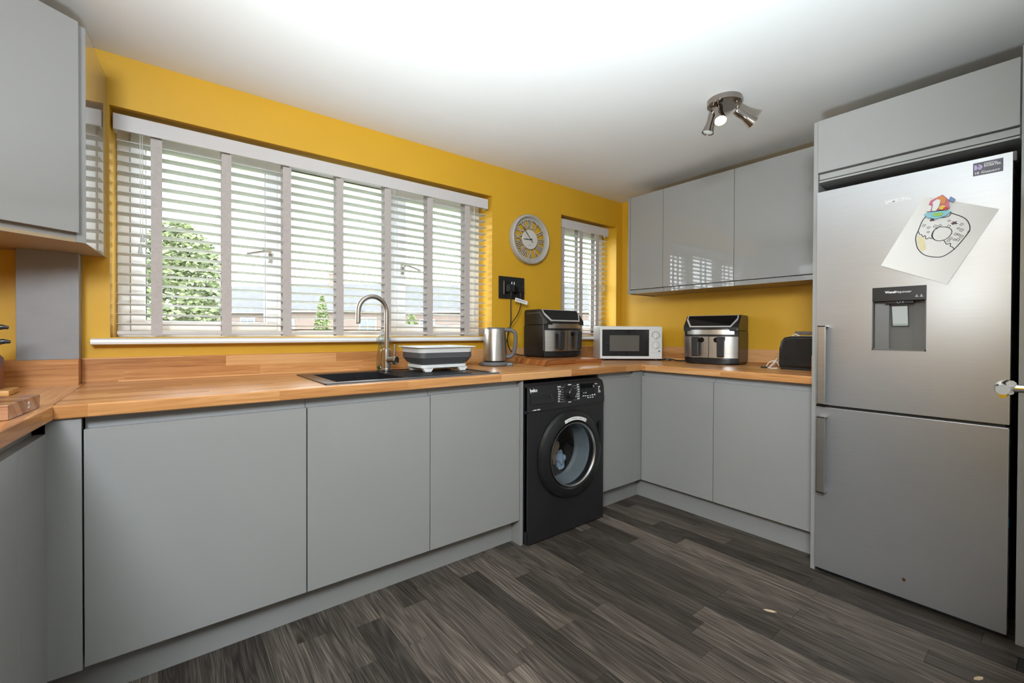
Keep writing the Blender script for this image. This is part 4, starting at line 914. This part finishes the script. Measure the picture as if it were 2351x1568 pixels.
# ------------------------------------------------------------------ ceiling spotlight
ls = thing('ceiling_spotlight', 'round polished ceiling light with three small spot heads', 'light', (2.795, -1.405, CH))
part('plate', M['dnickel'], ls, lambda bm: lathe(bm, [(.0, -.028), (.074, -.028), (.079, -.025), (.080, -.004), (.080, 0)], 56))
HEADS = [((-.040, .012, -.045), Vector((-.42, -.36, -1)), True), ((-.012, .050, -.052), Vector((-.22, .18, -1)), False), ((.036, -.045, -.060), Vector((.62, -.50, -.60)), False)]
for i, (pos, d, lit) in enumerate(HEADS):
    pos = Vector(pos); d = d.normalized()
    part('stem', M['chrome'], ls, lambda bm: (cyl(bm, (pos.x, pos.y, -.028), (pos.x, pos.y, pos.z + .002), .0045, n=12), cyl(bm, (pos.x, pos.y, -.036), (pos.x, pos.y, -.044), .0075, n=14)))
    hd = part('spot_head', M['dnickel'], ls, lambda bm: lathe(bm, [(.0, -.020), (.019, -.020), (.022, -.014), (.0205, .010), (.019, .028), (.021, .048), (.0265, .075), (.0285, .088), (.0265, .088), (.024, .074), (.0, .070)], 32, aim(pos + d * .012, d), caps=False))
    part('bulb', M['bulb'] if lit else M['white'], hd, lambda bm: lathe(bm, [(.0245, .076), (.0235, .0835), (.012, .0865), (.0, .087)], 24, aim(pos + d * .012, d), caps=False))
    if lit:
        q = Vector((2.795, -1.405, CH)) + pos + d * .125
        lamp('spot_bulb', 'SPOT', q, 7, (1, .74, .45), q + d, shadow_soft_size=.02, spot_size=R(110), spot_blend=.6)

# ------------------------------------------------------------------ things on the left worktop
def leftbox(name, label, cat, m_, dims, loc, rz=TH): return solo(name, label, cat, m_, lambda bm: box(bm, -dims[0], 0, 0, dims[1], 0, dims[2], .003), loc, rz)
o = solo('chopping_board', 'thick striped chopping board lying on the side worktop', 'board', M['stripe'], lambda bm: box(bm, -.34, 0, 0, .213, 0, .037, .003), (.337, -.931, WT + .0003), -.089)
part('maker_mark', M['wtext'], o, lambda bm: [tube(bm, [(.0006, .125 + .007 * math.cos(a), .019 + .009 * math.sin(a)), (.0006, .125 + .003 * math.cos(a + .5), .019 + .004 * math.sin(a + .5))], .0008, 4) for a in [k * .78 for k in range(8)]])
solo('serving_board', 'thin pale wooden board under the knife block', 'board', M['pale'], lambda bm: box(bm, -.2, .232, -.36, -.235, 0, .018, .004), (0, 0, WT + .0003), 0)
kb = thing('knife_block', 'dark red wooden knife block with black handles in the left corner', 'knife block', (.12, -.295, WT + .0185))
part('block', M['block'], kb, lambda bm: prism(bm, [(-.07, 0), (.081, 0), (.081, .10), (.03, .17), (-.07, .12)], -.045, .045, 'y', .003))
for z, dx in ((.205, .0), (.158, .004), (.16, -.03), (.2, -.035)):
    kf = part('knife_handle', M['black'], kb, lambda bm: tube(bm, spline([(.03 + dx, (-.012 if dx >= 0 else .02), z - .055), (.055 + dx, (-.012 if dx >= 0 else .02), z - .02), (.08 + dx, (-.012 if dx >= 0 else .02), z - .002), (.102 + dx, (-.012 if dx >= 0 else .02), z - .003)], 4), [.009] * 10 + [.007, .006, .005], 10, flat=(1, .7, 1)))

# scraps on the floor
def flake(label, loc, rz, s): solo('dry_leaf', label, 'leaf', M['flake'], lambda bm: prism(bm, [(0, -.02 * s), (.006 * s, -.006 * s), (.007 * s, .008 * s), (.002 * s, .02 * s), (-.005 * s, .008 * s), (-.006 * s, -.008 * s)], 0, .0012), (*loc, .0002), rz, smooth=0)
flake('pale dry leaf scrap lying in the middle of the dark floor', (2.543, -1.729), R(35), 1.25)
flake('pale dry leaf scrap on the dark floor below the fridge', (2.705, -2.297), R(70), 1.1)

# ------------------------------------------------------------------ outdoors
M['grass'] = mat('grass', (.06, .08, .03), .9, var=.3, vscale=2)
M['brick'] = None
def brick_mat():
    m, nt, b = newmat('red_brick'); tc = nd(nt, 'TexCoord'); mp = nd(nt, 'Mapping'); mp.inputs['Rotation'].default_value = (R(90), 0, 0); nt.links.new(tc.outputs['Object'], mp.inputs[0])
    t = nd(nt, 'TexBrick'); t.inputs['Color1'].default_value = (.15, .10, .08, 1); t.inputs['Color2'].default_value = (.13, .08, .065, 1); t.inputs['Mortar'].default_value = (.13, .12, .11, 1)
    t.inputs['Scale'].default_value = 1; t.inputs['Brick Width'].default_value = .22; t.inputs['Row Height'].default_value = .075; t.inputs['Mortar Size'].default_value = .01
    nt.links.new(mp.outputs[0], t.inputs[0]); nt.links.new(t.outputs[0], b.inputs['Base Color']); b.inputs['Roughness'].default_value = .9; return m
M['brick'] = brick_mat()
M['slate'] = mat('grey_roof_tile', (.036, .0355, .038), .8, var=.15, vscale=2)
M['leaf'] = mat('bush_leaf', (.14, .165, .075), .7, var=.5, vscale=3)
M['conifer'] = mat('conifer_leaf', (.12, .15, .055), .7, var=.3, vscale=3)
M['bark'] = mat('bark', (.10, .07, .05), .9, var=.2)
M['wpane'] = mat('far_window_glass', (.06, .07, .08), .1)
struct('ground', M['grass'], lambda bm: box(bm, -60, 110, -60, 140, -.45, -.25))
def at(u, v, dep):
    return Vector((.6245, -2.4701, 1.1237)) + (_f + _r2 * ((u - 1176.5) / F_PX) - _u2 * ((v - 771.4) / F_PX)) * dep
def house(label, u0, u1, dep, eave, ridge, chim, wins, dz=0):
    wv = (u1 - u0) / F_PX * dep; c = at((u0 + u1) / 2, 763, dep); h_ = thing('terraced_house', label, 'house', (c.x, c.y, -.25), -YAW)
    e = eave + .25; r_ = ridge + .25; dpt = 9
    part('wall', M['brick'], h_, lambda bm: (box(bm, -wv / 2, wv / 2, 0, dpt, 0, e), prism(bm, [(0, e), (dpt, e), (dpt / 2, r_ - .15)], -wv / 2, -wv / 2 + .3, 'x'), prism(bm, [(0, e), (dpt, e), (dpt / 2, r_ - .15)], wv / 2 - .3, wv / 2, 'x')), smooth=0)
    part('roof', M['slate'], h_, lambda bm: prism(bm, [(-.35, e - .12), (-.35, e + .02), (dpt / 2, r_), (dpt + .35, e + .02), (dpt + .35, e - .12), (dpt / 2, r_ - .15)], -wv / 2 - .02, wv / 2 + .02, 'x'), smooth=0)
    part('gutter', M['white'], h_, lambda bm: box(bm, -wv / 2, wv / 2, -.45, -.34, e - .14, e - .02), smooth=0)
    for cx_ in chim:
        k = part('chimney', M['brick'], h_, lambda bm: (box(bm, cx_ - .5, cx_ + .5, dpt / 2 - .4, dpt / 2 + .4, r_ - .8, r_ + 1.25), box(bm, cx_ - .56, cx_ + .56, dpt / 2 - .46, dpt / 2 + .46, r_ + 1.0, r_ + 1.12)), smooth=0)
        part('chimney_pot', mat('clay_pot', (.4, .18, .1), .9), k, lambda bm: [cyl(bm, (cx_ + s, dpt / 2, r_ + 1.25), (cx_ + s, dpt / 2, r_ + 1.65), .14, n=10) for s in (-.25, .25)])
    for (wx, w_, z0, z1) in wins:
        f = part('window', M['white'], h_, lambda bm: ring_frame(bm, wx - w_ / 2, wx + w_ / 2, z0 + .25, z1 + .25, .12, -.06, .05, 0), smooth=0)
        part('pane', M['wpane'], f, lambda bm: (box(bm, wx - w_ / 2 + .12, wx + w_ / 2 - .12, -.02, .02, z0 + .37, z1 + .13)), smooth=0)
        part('glazing_bar', M['white'], f, lambda bm: box(bm, wx - .05, wx + .05, -.055, .0, z0 + .37, z1 + .13), smooth=0)
    return h_
house('brick house with a grey roof and chimney beyond the tall shrub', 380, 620, 47, 3.2, 6.4, [3.5], [(-2.5, 1.6, .6, 2.4), (3.2, 1.6, .8, 2.6)])
house('brick house with two chimneys behind the pointed conifer', 622, 905, 45, 3.25, 6.5, [-1.6, 5.6], [(-4.6, 1.4, .6, 2.4), (3.6, 1.8, 1.0, 2.6)])
house('brick house with a grey roof behind the low green shrub', 907, 1180, 45, 3.25, 6.4, [2.8], [(-2.8, 1.6, .6, 2.4), (3.2, 1.6, .6, 2.4)])
house('brick house seen through the narrow window', 1182, 1500, 45, 3.3, 6.6, [-4.0], [(0, 1.6, .6, 2.4)])
def foliage(bm, n, fn, s):
    for _ in range(n):
        p = fn(); a = Vector((random.gauss(0, 1), random.gauss(0, 1), random.gauss(0, 1))).normalized(); u, v = frame_of(a); k = s * random.uniform(.6, 1.3)
        bm.faces.new([bm.verts.new(p + u * k), bm.verts.new(p + v * k * .6), bm.verts.new(p - u * k), bm.verts.new(p - v * k * .6)])
def tree(name, label, loc, h, rad, n, s, m_, cone):
    t = thing(name, label, 'tree', (loc.x, loc.y, -.25)); H_ = h + .25
    part('trunk', M['bark'], t, lambda bm: tube(bm, [(0, 0, 0), (.03, .02, H_ * .4), (0, 0, H_ * .85)], [.10, .07, .02], 8))
    def fn():
        z = random.random() ** .9; a = random.random() * 6.283
        R_ = rad * ((1 - z) ** .75 + .04) if cone else rad * math.sqrt(max(0, 1 - (2 * z - .85) ** 2 * .75)) * (1 + .18 * math.sin(3 * a + 5 * z) + .1 * math.sin(11 * z + a))
        r_ = R_ * (random.random() ** .35); return Vector((r_ * math.cos(a), r_ * math.sin(a), .15 + z * (H_ - .15)))
    f = part('foliage', m_, t, lambda bm: foliage(bm, n, fn, s), smooth=0); f['kind'] = 'stuff'
tree('garden_tree', 'tall bushy green tree close outside the wide window', at(415, 763, 12), 4.1, 1.05, 9000, .075, M['leaf'], False)
tree('conifer', 'slim pointed conifer in front of the brick houses', at(740, 763, 24), 3.1, .62, 3500, .07, M['conifer'], True)
tree('conifer', 'low broad conifer in front of the brick house to the right of the tap', at(945, 763, 24), 2.15, .75, 3000, .07, M['conifer'], True)
